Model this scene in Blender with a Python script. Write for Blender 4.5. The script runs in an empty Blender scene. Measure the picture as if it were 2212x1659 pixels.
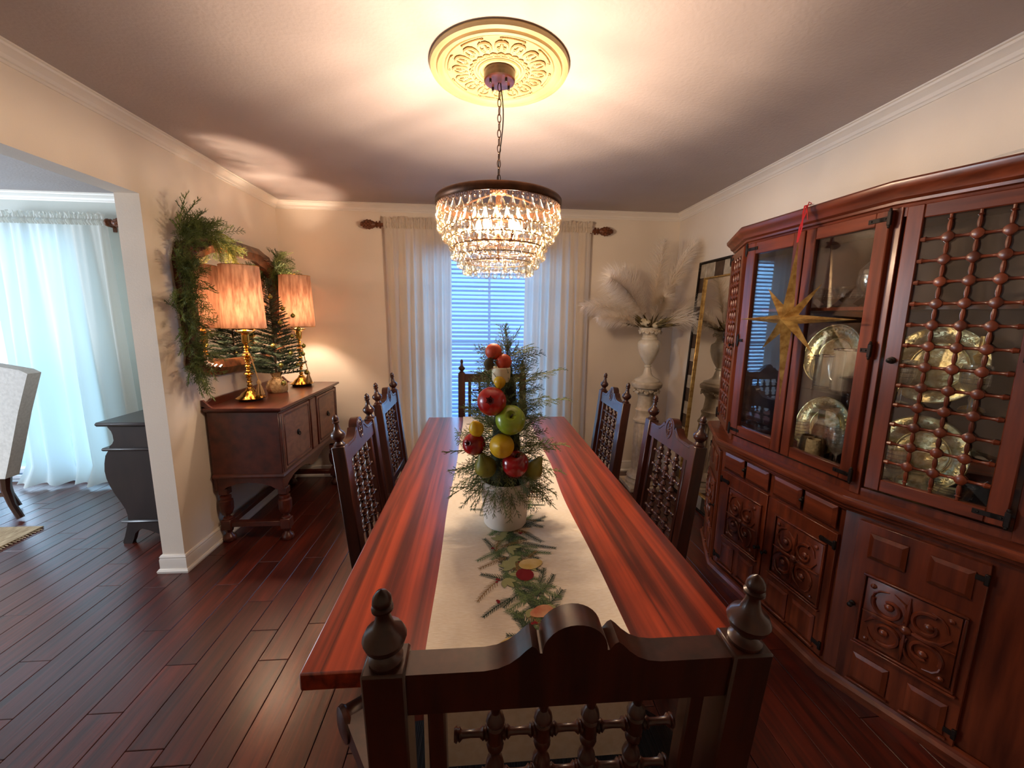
import bpy, math, random
from mathutils import Matrix, Vector
from math import pi, sin, cos, radians as R
random.seed(7)
C = bpy.context.scene.collection
sc = bpy.context.scene

# ---------------------------------------------------------------- camera, world, exposure
CAM_H = 1.4925
cd = bpy.data.cameras.new('camera'); cam = bpy.data.objects.new('camera', cd); C.objects.link(cam)
cd.sensor_width = 36.0; cd.sensor_fit = 'HORIZONTAL'; cd.lens = 878.19/2212*36.0; cd.clip_start = .02
PITCH, YAW, ROLL = .1613, .0808, .013
_f = Vector((sin(YAW)*cos(PITCH), cos(YAW)*cos(PITCH), -sin(PITCH)))
_r = Vector((cos(YAW), -sin(YAW), 0)); _u = _r.cross(_f)
_r2 = _r*cos(ROLL)+_u*sin(ROLL); _u2 = -_r*sin(ROLL)+_u*cos(ROLL)
_m = Matrix((_r2, _u2, -_f)).transposed().to_4x4(); _m.translation = (0, 0, CAM_H)
cam.matrix_world = _m
sc.camera = cam
sc.view_settings.view_transform = 'Standard'; sc.view_settings.look = 'None'
sc.view_settings.gamma = 1.0; sc.view_settings.use_curve_mapping = False
sc.view_settings.exposure = 1.25
sc.cycles.max_bounces = 14; sc.cycles.transparent_max_bounces = 48
sc.cycles.diffuse_bounces = 5; sc.cycles.glossy_bounces = 5; sc.cycles.transmission_bounces = 10
sc.cycles.use_denoising = True; sc.cycles.sample_clamp_indirect = 6.0
sc.cycles.caustics_reflective = False; sc.cycles.caustics_refractive = False
w = bpy.data.worlds.new('sky'); sc.world = w; w.use_nodes = True
bg = w.node_tree.nodes['Background']; bg.inputs[0].default_value = (.24, .52, 1.0, 1); bg.inputs[1].default_value = 1.2

def lamp(name, kind, loc, energy, color, size=.03, rot=(0,0,0), parent=None, sy=None):
    l = bpy.data.lights.new(name, kind); l.energy = energy; l.color = color
    if kind == 'AREA':
        l.size = size
        if sy: l.shape = 'RECTANGLE'; l.size_y = sy
    else: l.shadow_soft_size = size
    o = bpy.data.objects.new(name, l); o.location = loc; o.rotation_euler = rot; C.objects.link(o)
    if parent: o.parent = parent
    return o
WARM = (1.0, .73, .52)
DAY = (.55, .80, 1.0)
# daylight through the two windows and an added, unseen west opening
lamp('daylight', 'AREA', (.08, 3.90, 1.25), 14, (.26,.56,1.0), 1.2, (R(-90), 0, 0), sy=1.7)
lamp('daylight', 'AREA', (-4.05, 3.92, 1.15), 11, (.62, .90, .96), 1.7, (R(-90), 0, 0), sy=2.1)
lamp('daylight', 'AREA', (-5.95, 1.4, 1.35), 75, (.80, .90, 1.0), 2.2, (R(90), 0, R(-90)), sy=1.5)  # added: unseen west opening, brightens the living room and left floor

# ---------------------------------------------------------------- mesh builder
class G:
    def __init__(s): s.v = []; s.f = []
    def add(s, vs, fs, M=None):
        n = len(s.v)
        s.v += [tuple(M @ Vector(p)) if M else tuple(p) for p in vs]
        s.f += [tuple(i+n for i in f) for f in fs]
        return s
    def box(s, c, d, b=0.0, M=None):
        cx, cy, cz = c; x, y, z = d[0]/2, d[1]/2, d[2]/2
        b = min(b, x*.9, y*.9, z*.9)
        if b <= 0:
            vs = [(cx+i*x, cy+j*y, cz+k*z) for i in (-1,1) for j in (-1,1) for k in (-1,1)]
            fs = [(0,1,3,2),(4,6,7,5),(0,4,5,1),(2,3,7,6),(0,2,6,4),(1,5,7,3)]
            return s.add(vs, fs, M)
        vs = []; idx = {}
        for i in (-1,1):
            for j in (-1,1):
                for k in (-1,1):
                    for a in range(3):
                        q = [x-b, y-b, z-b]; q[a] += b
                        idx[(i,j,k,a)] = len(vs); vs.append((cx+i*q[0], cy+j*q[1], cz+k*q[2]))
        fs = []
        def o(f, n):   # orient outward
            p = [Vector(vs[t]) for t in f]; nn = (p[1]-p[0]).cross(p[2]-p[0])
            fs.append(tuple(f) if nn.dot(Vector(n)) > 0 else tuple(reversed(f)))
        for a in range(3):
            u, w_ = (a+1) % 3, (a+2) % 3
            for sg in (-1,1):
                f = []
                for p, q in ((-1,-1),(1,-1),(1,1),(-1,1)):
                    t = [0,0,0]; t[a] = sg; t[u] = p; t[w_] = q; f.append(idx[(t[0],t[1],t[2],a)])
                n = [0,0,0]; n[a] = sg; o(f, n)
        for a in range(3):
            u, w_ = (a+1) % 3, (a+2) % 3
            for p in (-1,1):
                for q in (-1,1):
                    t1 = [0,0,0]; t1[u] = p; t1[w_] = q; t2 = list(t1); t1[a] = -1; t2[a] = 1
                    n = [0,0,0]; n[u] = p; n[w_] = q
                    o([idx[(*t1,u)], idx[(*t2,u)], idx[(*t2,w_)], idx[(*t1,w_)]], n)
        for i in (-1,1):
            for j in (-1,1):
                for k in (-1,1): o([idx[(i,j,k,0)], idx[(i,j,k,1)], idx[(i,j,k,2)]], (i,j,k))
        return s.add(vs, fs, M)
    def lathe(s, prof, n=16, M=None, ang=2*pi, cap=True):
        full = abs(ang-2*pi) < 1e-6; m = n if full else n+1
        vs = []; fs = []
        for r, z in prof:
            for i in range(m):
                a = ang*i/n; vs.append((r*cos(a), r*sin(a), z))
        for k in range(len(prof)-1):
            for i in range(n):
                j = (i+1) % m
                fs.append((k*m+i, k*m+j, (k+1)*m+j, (k+1)*m+i))
        if full and cap:
            if prof[0][0] > 1e-5: fs.append(tuple(reversed(range(m))))
            if prof[-1][0] > 1e-5: fs.append(tuple((len(prof)-1)*m+i for i in range(m)))
        return s.add(vs, fs, M)
    def tube(s, pts, r, n=6, closed=False, M=None):
        P = [Vector(p) for p in pts]; k = len(P)
        rr = r if isinstance(r, (list, tuple)) else [r]*k
        vs = []; fs = []; up = None
        for i in range(k):
            if closed: t = P[(i+1) % k]-P[i-1]
            else: t = P[min(i+1, k-1)]-P[max(i-1, 0)]
            if t.length < 1e-9: t = Vector((0,0,1))
            t.normalize()
            if up is None:
                up = Vector((0,0,1)) if abs(t.z) < .9 else Vector((1,0,0))
            a = t.cross(up)
            if a.length < 1e-4: a = t.cross(Vector((.3,1,.2)))
            a.normalize(); b = a.cross(t); up = b
            for j in range(n):
                q = 2*pi*j/n; vs.append(P[i]+(a*cos(q)+b*sin(q))*rr[i])
        for i in range(k if closed else k-1):
            i2 = (i+1) % k
            for j in range(n):
                j2 = (j+1) % n; fs.append((i*n+j, i*n+j2, i2*n+j2, i2*n+j))
        if not closed:
            fs.append(tuple(reversed(range(n)))); fs.append(tuple((k-1)*n+j for j in range(n)))
        return s.add(vs, fs, M)
    def prism(s, poly, a, b, axis='y', M=None):
        n = len(poly)
        mk = {'y': lambda p, t: (p[0], t, p[1]), 'x': lambda p, t: (t, p[0], p[1]), 'z': lambda p, t: (p[0], p[1], t)}[axis]
        vs = [mk(p, a) for p in poly]+[mk(p, b) for p in poly]
        ar = sum(poly[i][0]*poly[(i+1) % n][1]-poly[(i+1) % n][0]*poly[i][1] for i in range(n))
        flip = (ar > 0) ^ (axis == 'y')
        fs = [tuple(range(n)), tuple(reversed(range(n, 2*n)))] if not flip else [tuple(reversed(range(n))), tuple(range(n, 2*n))]
        for i in range(n):
            j = (i+1) % n
            fs.append((i, j, j+n, i+n) if flip else (j, i, i+n, j+n))
        return s.add(vs, fs, M)
    def ball(s, c, r, n=12, m=8, M=None):
        if not isinstance(r, (list, tuple)): r = (r, r, r)
        pr = [(sin(pi*i/m), -cos(pi*i/m)) for i in range(m+1)]
        T = Matrix.Translation(c) @ Matrix.Diagonal((*r, 1))
        pr[0] = (0, -1); pr[-1] = (0, 1)
        return s.lathe(pr, n, (M @ T) if M else T)
    def sweep(s, prof, path, closed=False):
        """prof in (outward, z) swept along an xy path with mitred corners; outward = right of travel"""
        n = len(path); k = len(prof); vs = []; fs = []
        for i in range(n):
            p = Vector(path[i][:2])
            a = (p-Vector(path[i-1][:2])) if (i > 0 or closed) else None
            b = (Vector(path[(i+1) % n][:2])-p) if (i < n-1 or closed) else None
            if a is None: a = b
            if b is None: b = a
            a = a.normalized(); b = b.normalized()
            na = Vector((a.y, -a.x)); nb = Vector((b.y, -b.x)); m = (na+nb)
            m = m/max(m.length_squared/2, .2) if m.length > 1e-6 else na
            for o_, z in prof: vs.append((p.x+m.x*o_, p.y+m.y*o_, z))
        for i in range(n if closed else n-1):
            i2 = (i+1) % n
            for j in range(k-1): fs.append((i*k+j, i2*k+j, i2*k+j+1, i*k+j+1))
        if not closed:
            fs.append(tuple(range(k))); fs.append(tuple(reversed(range((n-1)*k, n*k))))
        return s.add(vs, fs)
    def mesh(s, name, m, ang=40):
        me = bpy.data.meshes.new(name); me.from_pydata(s.v, [], s.f)
        if m: me.materials.append(m)
        if ang is not None:
            me.polygons.foreach_set('use_smooth', [True]*len(me.polygons)); me.set_sharp_from_angle(angle=R(ang))
        me.update(); return me
    def build(s, name, m, parent=None, loc=(0,0,0), rot=(0,0,0), ang=40, **kw):
        o = bpy.data.objects.new(name, s.mesh(name, m, ang)); C.objects.link(o)
        o.location = loc; o.rotation_euler = rot
        if parent: o.parent = parent
        for k, v in kw.items(): o[k] = v
        return o
def inst(name, me, parent=None, loc=(0,0,0), rot=(0,0,0), scale=(1,1,1), **kw):
    o = bpy.data.objects.new(name, me); C.objects.link(o); o.location = loc; o.rotation_euler = rot; o.scale = scale
    if parent: o.parent = parent
    for k, v in kw.items(): o[k] = v
    return o
def thing(name, label, cat, loc=(0,0,0), rotz=0, group=None):
    o = bpy.data.objects.new(name, None); C.objects.link(o); o.empty_display_size = .05
    o.location = loc; o.rotation_euler = (0,0,rotz); tag(o, label, cat, group); return o
def tag(o, label, cat, group=None):
    o['label'] = label; o['category'] = cat
    if group: o['group'] = group
    return o
def struct(o): o['kind'] = 'structure'; return o
def kids(o): return [c for c in bpy.data.objects if c.parent == o]
def dup(root, loc, rotz, label):
    def cp(o, par):
        c = o.copy(); C.objects.link(c); c.parent = par
        for ch in tree.get(o.name, []): cp(ch, c)
        return c
    tree = {}
    for o in bpy.data.objects:
        if o.parent: tree.setdefault(o.parent.name, []).append(o)
    r = cp(root, None); r.location = loc; r.rotation_euler = (0,0,rotz); r['label'] = label
    return r
def T(x, y, z): return Matrix.Translation((x, y, z))
def RX(a): return Matrix.Rotation(a, 4, 'X')
def RY(a): return Matrix.Rotation(a, 4, 'Y')
def RZ(a): return Matrix.Rotation(a, 4, 'Z')

# ---------------------------------------------------------------- materials
def srgb(r, g, b):
    f = lambda c: (c/255/12.92) if c/255 <= .04045 else ((c/255+.055)/1.055)**2.4
    return (f(r), f(g), f(b), 1)
def newmat(name):
    m = bpy.data.materials.new(name); m.use_nodes = True; nt = m.node_tree
    return m, nt, nt.nodes['Principled BSDF']
def setp(p, **k):
    names = {'base': 'Base Color', 'rough': 'Roughness', 'metal': 'Metallic', 'ior': 'IOR', 'trans': 'Transmission Weight',
             'coat': 'Coat Weight', 'croughness': 'Coat Roughness', 'spec': 'Specular IOR Level', 'alpha': 'Alpha',
             'sheen': 'Sheen Weight', 'sss': 'Subsurface Weight', 'em': 'Emission Color', 'es': 'Emission Strength'}
    for a, v in k.items(): p.inputs[names[a]].default_value = v
def noise_mat(name, c1, c2, scale=(8,8,8), nscale=1.0, detail=4, lo=.3, hi=.7, bump=0.0, bscale=None, rand=0.0, dist=0.0, **k):
    """two colours mixed by stretched noise in object space, with optional bump and per-object value change"""
    m, nt, p = newmat(name); N = nt.nodes; L = nt.links
    tc = N.new('ShaderNodeTexCoord'); mp = N.new('ShaderNodeMapping'); mp.inputs['Scale'].default_value = scale
    L.new(tc.outputs['Object'], mp.inputs[0])
    oi = N.new('ShaderNodeObjectInfo'); va = N.new('ShaderNodeVectorMath'); va.operation = 'ADD'
    sc_ = N.new('ShaderNodeVectorMath'); sc_.operation = 'SCALE'; sc_.inputs[3].default_value = 37.0
    cb = N.new('ShaderNodeCombineXYZ')
    for i in range(3): L.new(oi.outputs['Random'], cb.inputs[i])
    L.new(cb.outputs[0], sc_.inputs[0]); L.new(mp.outputs[0], va.inputs[0]); L.new(sc_.outputs[0], va.inputs[1])
    nz = N.new('ShaderNodeTexNoise'); nz.inputs['Scale'].default_value = nscale; nz.inputs['Detail'].default_value = detail
    nz.inputs['Distortion'].default_value = dist
    L.new(va.outputs[0], nz.inputs['Vector'])
    cr = N.new('ShaderNodeValToRGB'); cr.color_ramp.elements[0].position = lo; cr.color_ramp.elements[1].position = hi
    cr.color_ramp.elements[0].color = c1; cr.color_ramp.elements[1].color = c2
    L.new(nz.outputs[0], cr.inputs[0]); out = cr.outputs[0]
    if rand:
        hs = N.new('ShaderNodeHueSaturation'); mr = N.new('ShaderNodeMapRange')
        mr.inputs[3].default_value = 1-rand; mr.inputs[4].default_value = 1+rand
        L.new(oi.outputs['Random'], mr.inputs[0]); L.new(mr.outputs[0], hs.inputs['Value']); L.new(out, hs.inputs['Color']); out = hs.outputs[0]
    L.new(out, p.inputs['Base Color'])
    if bump:
        b = N.new('ShaderNodeBump'); b.inputs['Strength'].default_value = bump; b.inputs['Distance'].default_value = .004
        if bscale:
            n2 = N.new('ShaderNodeTexNoise'); n2.inputs['Scale'].default_value = bscale; n2.inputs['Detail'].default_value = 3
            L.new(tc.outputs['Object'], n2.inputs['Vector']); L.new(n2.outputs[0], b.inputs['Height'])
        else: L.new(nz.outputs[0], b.inputs['Height'])
        L.new(b.outputs[0], p.inputs['Normal'])
    setp(p, **k); return m
def plain(name, c, **k):
    m, nt, p = newmat(name); setp(p, base=c, **k); return m
def mixmat(name, parts):
    """parts: list of (shader type, settings, weight) mixed in order"""
    m = bpy.data.materials.new(name); m.use_nodes = True; nt = m.node_tree; nt.nodes.clear()
    out = nt.nodes.new('ShaderNodeOutputMaterial'); cur = None
    for typ, st, wt in parts:
        n = nt.nodes.new(typ)
        for a, v in st.items(): n.inputs[a].default_value = v
        if cur is None: cur = n.outputs[0]
        else:
            mx = nt.nodes.new('ShaderNodeMixShader')
            if wt == 'fresnel':
                fr = nt.nodes.new('ShaderNodeLayerWeight'); fr.inputs[0].default_value = .5
                pw_ = nt.nodes.new('ShaderNodeMath'); pw_.operation = 'POWER'; pw_.inputs[1].default_value = 4.0
                ml = nt.nodes.new('ShaderNodeMath'); ml.operation = 'MULTIPLY_ADD'; ml.inputs[1].default_value = .92; ml.inputs[2].default_value = .07
                nt.links.new(fr.outputs['Facing'], pw_.inputs[0]); nt.links.new(pw_.outputs[0], ml.inputs[0]); nt.links.new(ml.outputs[0], mx.inputs[0])
            elif wt == 'edge':
                fr = nt.nodes.new('ShaderNodeLayerWeight'); fr.inputs[0].default_value = .5
                ml = nt.nodes.new('ShaderNodeMath'); ml.operation = 'MULTIPLY_ADD'; ml.inputs[1].default_value = .60; ml.inputs[2].default_value = .08; ml.use_clamp = True
                nt.links.new(fr.outputs['Facing'], ml.inputs[0]); nt.links.new(ml.outputs[0], mx.inputs[0])
            else: mx.inputs[0].default_value = wt
            nt.links.new(cur, mx.inputs[1]); nt.links.new(n.outputs[0], mx.inputs[2]); cur = mx.outputs[0]
    nt.links.new(cur, out.inputs[0]); return m

WALL = noise_mat('wall_paint', srgb(234,223,208), srgb(238,228,213), (3,3,3), 1, bump=.12, bscale=160, rough=.7)
WALL2 = noise_mat('living_wall_paint', srgb(200,204,196), srgb(205,208,200), (3,3,3), 1, bump=.1, bscale=160, rough=.75)
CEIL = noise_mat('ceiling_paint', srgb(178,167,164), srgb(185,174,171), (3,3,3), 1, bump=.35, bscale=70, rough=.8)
TRIM = plain('white_trim_paint', srgb(238,232,222), rough=.35)
PLASTER = noise_mat('cream_plaster', srgb(180,158,112), srgb(192,170,124), (9,9,9), 1, rough=.55)
PLANK = noise_mat('dark_cherry_plank', srgb(50,16,9), srgb(104,36,19), (26,1.6,10), 1.6, 7, .28, .75, bump=.25, rand=.28, dist=.6, rough=.36, coat=.5, croughness=.26)
TABLE = noise_mat('red_mahogany', srgb(84,24,11), srgb(178,68,34), (20,.5,16), 1.6, 8, .34, .68, bump=.05, dist=.5, rough=.3, coat=.45, croughness=.16)
CHAIR = noise_mat('dark_walnut', srgb(38,17,11), srgb(72,33,20), (30,30,3), 1.2, 5, .3, .72, bump=.08, rand=.08, rough=.32, coat=.35, croughness=.18)
CAB = noise_mat('red_brown_oak', srgb(74,30,15), srgb(132,62,34), (26,26,2.2), 1.3, 5, .28, .75, bump=.08, rand=.07, rough=.34, coat=.3, croughness=.2)
CABH = noise_mat('red_brown_oak_crosswise', srgb(74,30,15), srgb(132,62,34), (2.2,26,26), 1.3, 5, .28, .75, bump=.08, rand=.07, rough=.34, coat=.3, croughness=.2)
CABIN = noise_mat('cabinet_inside', srgb(54,30,22), srgb(74,44,32), (8,8,2), 1, rough=.6)
SIDEB = noise_mat('old_mahogany', srgb(62,22,14), srgb(98,42,28), (14,3,14), 1.2, 5, .3, .7, bump=.06, rough=.34, coat=.3, croughness=.2)
SIDEP = noise_mat('worn_mahogany_panel', srgb(104,62,48), srgb(142,92,70), (5,5,9), 1.5, 6, .3, .7, dist=1.5, rough=.38, coat=.2)
BOMBE = noise_mat('black_brown_chest', srgb(30,24,24), srgb(48,38,36), (10,10,3), 1, rough=.38, coat=.15)
SEAT = noise_mat('dark_ribbed_fabric', srgb(22,18,18), srgb(48,42,42), (260,1,1), 1, 2, .4, .6, bump=.6, rough=.9)
BRASS = noise_mat('polished_brass', srgb(214,162,70), srgb(236,190,100), (20,20,20), 1, rough=.16, metal=1.0)
GOLD = noise_mat('aged_gold_leaf', srgb(156,116,58), srgb(222,186,112), (26,26,26), 1.2, 6, .35, .7, bump=.2, rough=.34, metal=.55)
SILVER = noise_mat('embossed_pewter_gold', srgb(196,176,120), srgb(232,222,180), (34,34,34), 1.5, 5, .35, .65, bump=1.0, rough=.3, metal=.9)
BRONZE = noise_mat('brown_bronze', srgb(58,36,22), srgb(98,62,38), (18,18,18), 1, rough=.38, metal=.7)
CHAIN = plain('antique_chain', srgb(70,52,40), rough=.35, metal=.8)
IRON = plain('black_iron', srgb(34,26,22), rough=.5, metal=.5)
BLACK = plain('black_cord_rubber', srgb(18,17,17), rough=.5)
WHITEP = plain('white_cable', srgb(216,210,200), rough=.5)
CARVED = noise_mat('carved_gilded_wood', srgb(58,32,18), srgb(122,76,42), (16,16,16), 1.5, 5, .35, .7, bump=.5, rough=.36, metal=.15, coat=.2)
FINIAL = noise_mat('brown_carved_wood', srgb(74,38,20), srgb(128,74,42), (30,30,30), 1.5, 5, bump=.4, rough=.5)
MIRROR = plain('mirror_silver', (.86,.86,.85,1), rough=.015, metal=1.0)
STONE = noise_mat('cream_stoneware', srgb(214,204,182), srgb(232,224,206), (12,12,12), 1.5, 5, rough=.26, coat=.4)
STONEM = noise_mat('aged_plaster_stone', srgb(198,182,156), srgb(226,214,192), (18,18,18), 1.5, 6, .3, .7, bump=.2, rough=.7)
POT = noise_mat('white_ceramic', srgb(214,206,196), srgb(224,218,208), (20,20,20), 1, rough=.5)
BURLAP = noise_mat('burlap', srgb(186,150,104), srgb(214,182,136), (90,90,90), 1, 2, .35, .65, bump=.6, rough=.95)
TASSEL = noise_mat('gold_cord', srgb(196,158,102), srgb(226,194,140), (90,90,10), 1, 2, rough=.8)
CED1 = noise_mat('cedar_green', srgb(48,66,28), srgb(108,122,56), (14,14,14), 1, 3, rand=.25, rough=.75)
CED2 = noise_mat('yellow_green_cedar', srgb(92,100,30), srgb(150,146,58), (14,14,14), 1, 3, rand=.2, rough=.75)
JUN = noise_mat('juniper_green', srgb(62,84,50), srgb(132,140,86), (18,18,18), 1, 3, rand=.3, rough=.75)
SPR = noise_mat('spruce_green', srgb(38,56,42), srgb(92,108,82), (18,18,18), 1, 3, rand=.2, rough=.75)
TWIG = plain('brown_twig', srgb(64,44,28), rough=.9)
POM = noise_mat('pomegranate_red', srgb(150,10,14), srgb(196,34,26), (12,12,12), 1.5, 4, rough=.3, coat=.3)
REDF = noise_mat('dark_red_fruit', srgb(120,4,16), srgb(176,14,24), (12,12,12), 1.5, 4, rough=.22, coat=.5)
ORF = noise_mat('orange_red_fruit', srgb(186,54,30), srgb(216,92,52), (30,30,30), 1.5, 4, rough=.5)
GAPP = noise_mat('green_apple', srgb(116,150,30), srgb(158,180,56), (10,10,10), 1.5, 4, rough=.3, coat=.3)
LEM = noise_mat('lemon_yellow', srgb(206,164,20), srgb(228,190,40), (14,14,14), 1.5, 4, bump=.2, rough=.4)
PEAR = noise_mat('olive_pear', srgb(92,96,24), srgb(134,130,44), (14,14,14), 1.5, 4, rough=.4)
CREAMW = plain('cream_candle', srgb(236,226,190), rough=.4, sss=.1)
BALLM = noise_mat('gold_green_bauble', srgb(150,146,70), srgb(178,168,92), (8,8,8), 1, rough=.18, metal=.8)
DRY = noise_mat('dried_olive_leaf', srgb(84,72,42), srgb(132,116,74), (14,14,14), 1, 3, rand=.2, rough=.8)
DRYB = noise_mat('dried_seed_ball', srgb(196,182,150), srgb(222,210,182), (60,60,60), 1, 3, bump=.8, rough=.9)
LINEN = noise_mat('cream_linen', srgb(238,226,202), srgb(246,237,218), (60,300,60), 1, 2, .35, .65, bump=.25, rough=.9)
UPH = noise_mat('white_upholstery', srgb(206,204,198), srgb(222,220,214), (60,60,60), 1, 2, bump=.3, rough=.95)
RUGM = noise_mat('jute_rug', srgb(150,124,90), srgb(196,172,136), (60,14,60), 1.2, 3, .3, .7, bump=1.0, rough=.95)
PATD = noise_mat('dark_patch', srgb(66,50,40), srgb(92,72,58), (30,120,30), 1, 3, rough=.35, metal=.3)
PATL = noise_mat('pale_patch', srgb(168,156,136), srgb(198,188,168), (24,24,24), 1, 4, .35, .65, rough=.35, metal=.3)
RED = plain('red_ribbon', srgb(170,12,22), rough=.5)
WICK = noise_mat('cream_textured_pottery', srgb(170,146,108), srgb(206,184,144), (50,50,50), 1.5, 4, bump=1.0, rough=.8)
PLUME = mixmat('pampas_hair', [('ShaderNodeBsdfDiffuse', {'Color': srgb(255,250,242)}, 1), ('ShaderNodeBsdfTranslucent', {'Color': srgb(244,230,208)}, .35)])
def curtain(name, c, tr=.3, trans=0.0):
    ps = [('ShaderNodeBsdfDiffuse', {'Color': c}, 1), ('ShaderNodeBsdfTranslucent', {'Color': c}, tr)]
    if trans: ps.append(('ShaderNodeBsdfTransparent', {'Color': (1,1,1,1)}, trans))
    return mixmat(name, ps)
CURT = curtain('cream_curtain_linen', srgb(240,230,215), .5)
CURTL = curtain('white_curtain_linen', srgb(236,238,232), .5)
SHEER = curtain('sheer_voile', srgb(190,212,240), .45, .72)
SHADE = mixmat('linen_lamp_shade', [('ShaderNodeBsdfDiffuse', {'Color': srgb(226,190,168)}, 1), ('ShaderNodeBsdfTranslucent', {'Color': srgb(238,178,146)}, .27)])
BLIND = mixmat('blind_slat', [('ShaderNodeBsdfDiffuse', {'Color': srgb(190,204,220)}, 1), ('ShaderNodeBsdfTranslucent', {'Color': srgb(120,160,210)}, .25)])
GLASS = mixmat('pane_glass', [('ShaderNodeBsdfTransparent', {'Color': (.93,.95,.94,1)}, 1), ('ShaderNodeBsdfGlossy', {'Color': (1,1,1,1), 'Roughness': .01}, 'fresnel')])
CRYS = mixmat('cut_crystal', [('ShaderNodeBsdfTransparent', {'Color': (.99,.975,.91,1)}, 1), ('ShaderNodeBsdfGlass', {'Color': (.98,.93,.80,1), 'Roughness': 0.0, 'IOR': 1.5}, 'edge'), ('ShaderNodeBsdfGlossy', {'Color': (1,.96,.86,1), 'Roughness': .06}, .06)])
GLASSW = mixmat('cut_glassware', [('ShaderNodeBsdfTransparent', {'Color': (.96,.96,.94,1)}, 1), ('ShaderNodeBsdfGlossy', {'Color': (1,1,1,1), 'Roughness': .05}, 'fresnel'), ('ShaderNodeBsdfGlass', {'Color': (1,1,1,1), 'Roughness': .02, 'IOR': 1.5}, .55), ('ShaderNodeBsdfGlossy', {'Color': (1,1,1,1), 'Roughness': .15}, .16)])
BULB = mixmat('lit_bulb', [('ShaderNodeEmission', {'Color': (1,.74,.42,1), 'Strength': 40}, 1), ('ShaderNodeBsdfTransparent', {'Color': (1,1,1,1)}, .8)])
for m_, lo, hi in ((SHADE, srgb(178,146,126), srgb(216,190,168)),):
    nt = m_.node_tree; tc = nt.nodes.new('ShaderNodeTexCoord'); mp = nt.nodes.new('ShaderNodeMapping'); mp.inputs['Scale'].default_value = (34,34,7)
    nz = nt.nodes.new('ShaderNodeTexNoise'); nz.inputs['Scale'].default_value = 1.6; nz.inputs['Detail'].default_value = 6
    cr = nt.nodes.new('ShaderNodeValToRGB'); cr.color_ramp.elements[0].position = .35; cr.color_ramp.elements[1].position = .68
    cr.color_ramp.elements[0].color = lo; cr.color_ramp.elements[1].color = hi
    nt.links.new(tc.outputs['Object'], mp.inputs[0]); nt.links.new(mp.outputs[0], nz.inputs[0]); nt.links.new(nz.outputs[0], cr.inputs[0])
    for n in nt.nodes:
        if n.type in ('BSDF_DIFFUSE', 'BSDF_TRANSLUCENT'): nt.links.new(cr.outputs[0], n.inputs[0])

# ---------------------------------------------------------------- the room
XL, XR, YB, HC = -1.718, 1.83, 3.771, 2.44
XJ = -1.838          # living-room face of the partition
OY, OZ = 2.328, 2.09 # opening: far jamb, head
OY0 = 1.05; YR = -1.3; LX = -6.0  # near jamb is out of view, placed to keep west daylight off the cabinet
def wbox(name, x0, x1, y0, y1, z0, z1, m, parent=None):
    o = G().box(((x0+x1)/2, (y0+y1)/2, (z0+z1)/2), (x1-x0, y1-y0, z1-z0)).build(name, m, parent, ang=None)
    return struct(o) if parent is None else o
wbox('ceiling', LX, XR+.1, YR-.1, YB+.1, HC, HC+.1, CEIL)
# partition on the left with its wide opening
g = G().box(((XL+XJ)/2, (OY+YB)/2, HC/2), (XL-XJ, YB-OY, HC)).box(((XL+XJ)/2, (OY+OY0)/2, (OZ+HC)/2), (XL-XJ, OY-OY0, HC-OZ)).box(((XL+XJ)/2, (OY0+YR)/2, HC/2), (XL-XJ, OY0-YR, HC))
struct(g.build('wall_left', WALL, ang=None))
wbox('wall_right', XR, XR+.1, YR-.1, YB+.1, 0, HC, WALL)
wbox('wall_rear', LX, XR, YR-.1, YR, 0, HC, WALL)
# back wall with window hole
WX0, WX1, WZ0, WZ1 = -.48, .66, .42, 2.12
g = G()
def rect(x0, x1, z0, z1): g.box(((x0+x1)/2, YB+.05, (z0+z1)/2), (x1-x0, .1, z1-z0))
rect(XJ, WX0, 0, HC); rect(WX1, XR, 0, HC); rect(WX0, WX1, 0, WZ0); rect(WX0, WX1, WZ1, HC)
struct(g.build('wall_back', WALL, ang=None))
LW0, LW1, LZ0, LZ1 = -4.9, -3.25, .06, 2.15
g = G(); rect(LX, LW0, 0, HC); rect(LW1, XJ, 0, HC); rect(LW0, LW1, 0, LZ0); rect(LW0, LW1, LZ1, HC)
struct(g.build('wall_living_back', WALL2, ang=None))
g = G()
for y0, y1, z0, z1 in ((YR, .3, 0, HC), (2.5, YB, 0, HC), (.3, 2.5, 0, .6), (.3, 2.5, 2.1, HC)):  # unseen wall; its opening is added to let in more daylight
    g.box((LX-.05, (y0+y1)/2, (z0+z1)/2), (.1, y1-y0, z1-z0))
struct(g.build('wall_living_left', WALL2, ang=None))
# floor: dark underlay with single planks laid along the room
fl = struct(G().box(((LX+XR)/2, (YR+YB)/2, -.03), (XR-LX, YB-YR, .036)).build('floor', plain('floor_joint_dark', srgb(20,8,6), rough=.8), ang=None))
PW = .1270; rng = random.Random(3)
pm = {}
def plank_mesh(L):
    k = round(L, 2)
    if k not in pm: pm[k] = G().box((0,0,0), (PW-.0022, k-.0022, .012), .0016).mesh('plank', PLANK, 25)
    return pm[k]
cols = int((XR+4.6)/PW); left = G(); PY0 = .8
for i in range(cols):
    x = XR-PW*(i+.5); y = PY0; first = True
    while y < YB-.01:
        L = rng.choice([.6,.75,.9,1.05,1.2])*(rng.choice([.4,.7,1]) if first else 1); first = False
        L = YB-y if y+L > YB-.2 else L
        L = round(L, 2)
        inst('plank', plank_mesh(L), fl, (x, y+L/2, -.006)); y += L
    left.box((x, (YR+PY0)/2, -.006), (PW-.0022, PY0-YR-.003, .012))
left.box(((LX-4.6)/2, (YR+YB)/2, -.006), (-4.6-LX, YB-YR, .012))
left.build('board_run', PLANK, fl, ang=None, kind='stuff')
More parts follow.
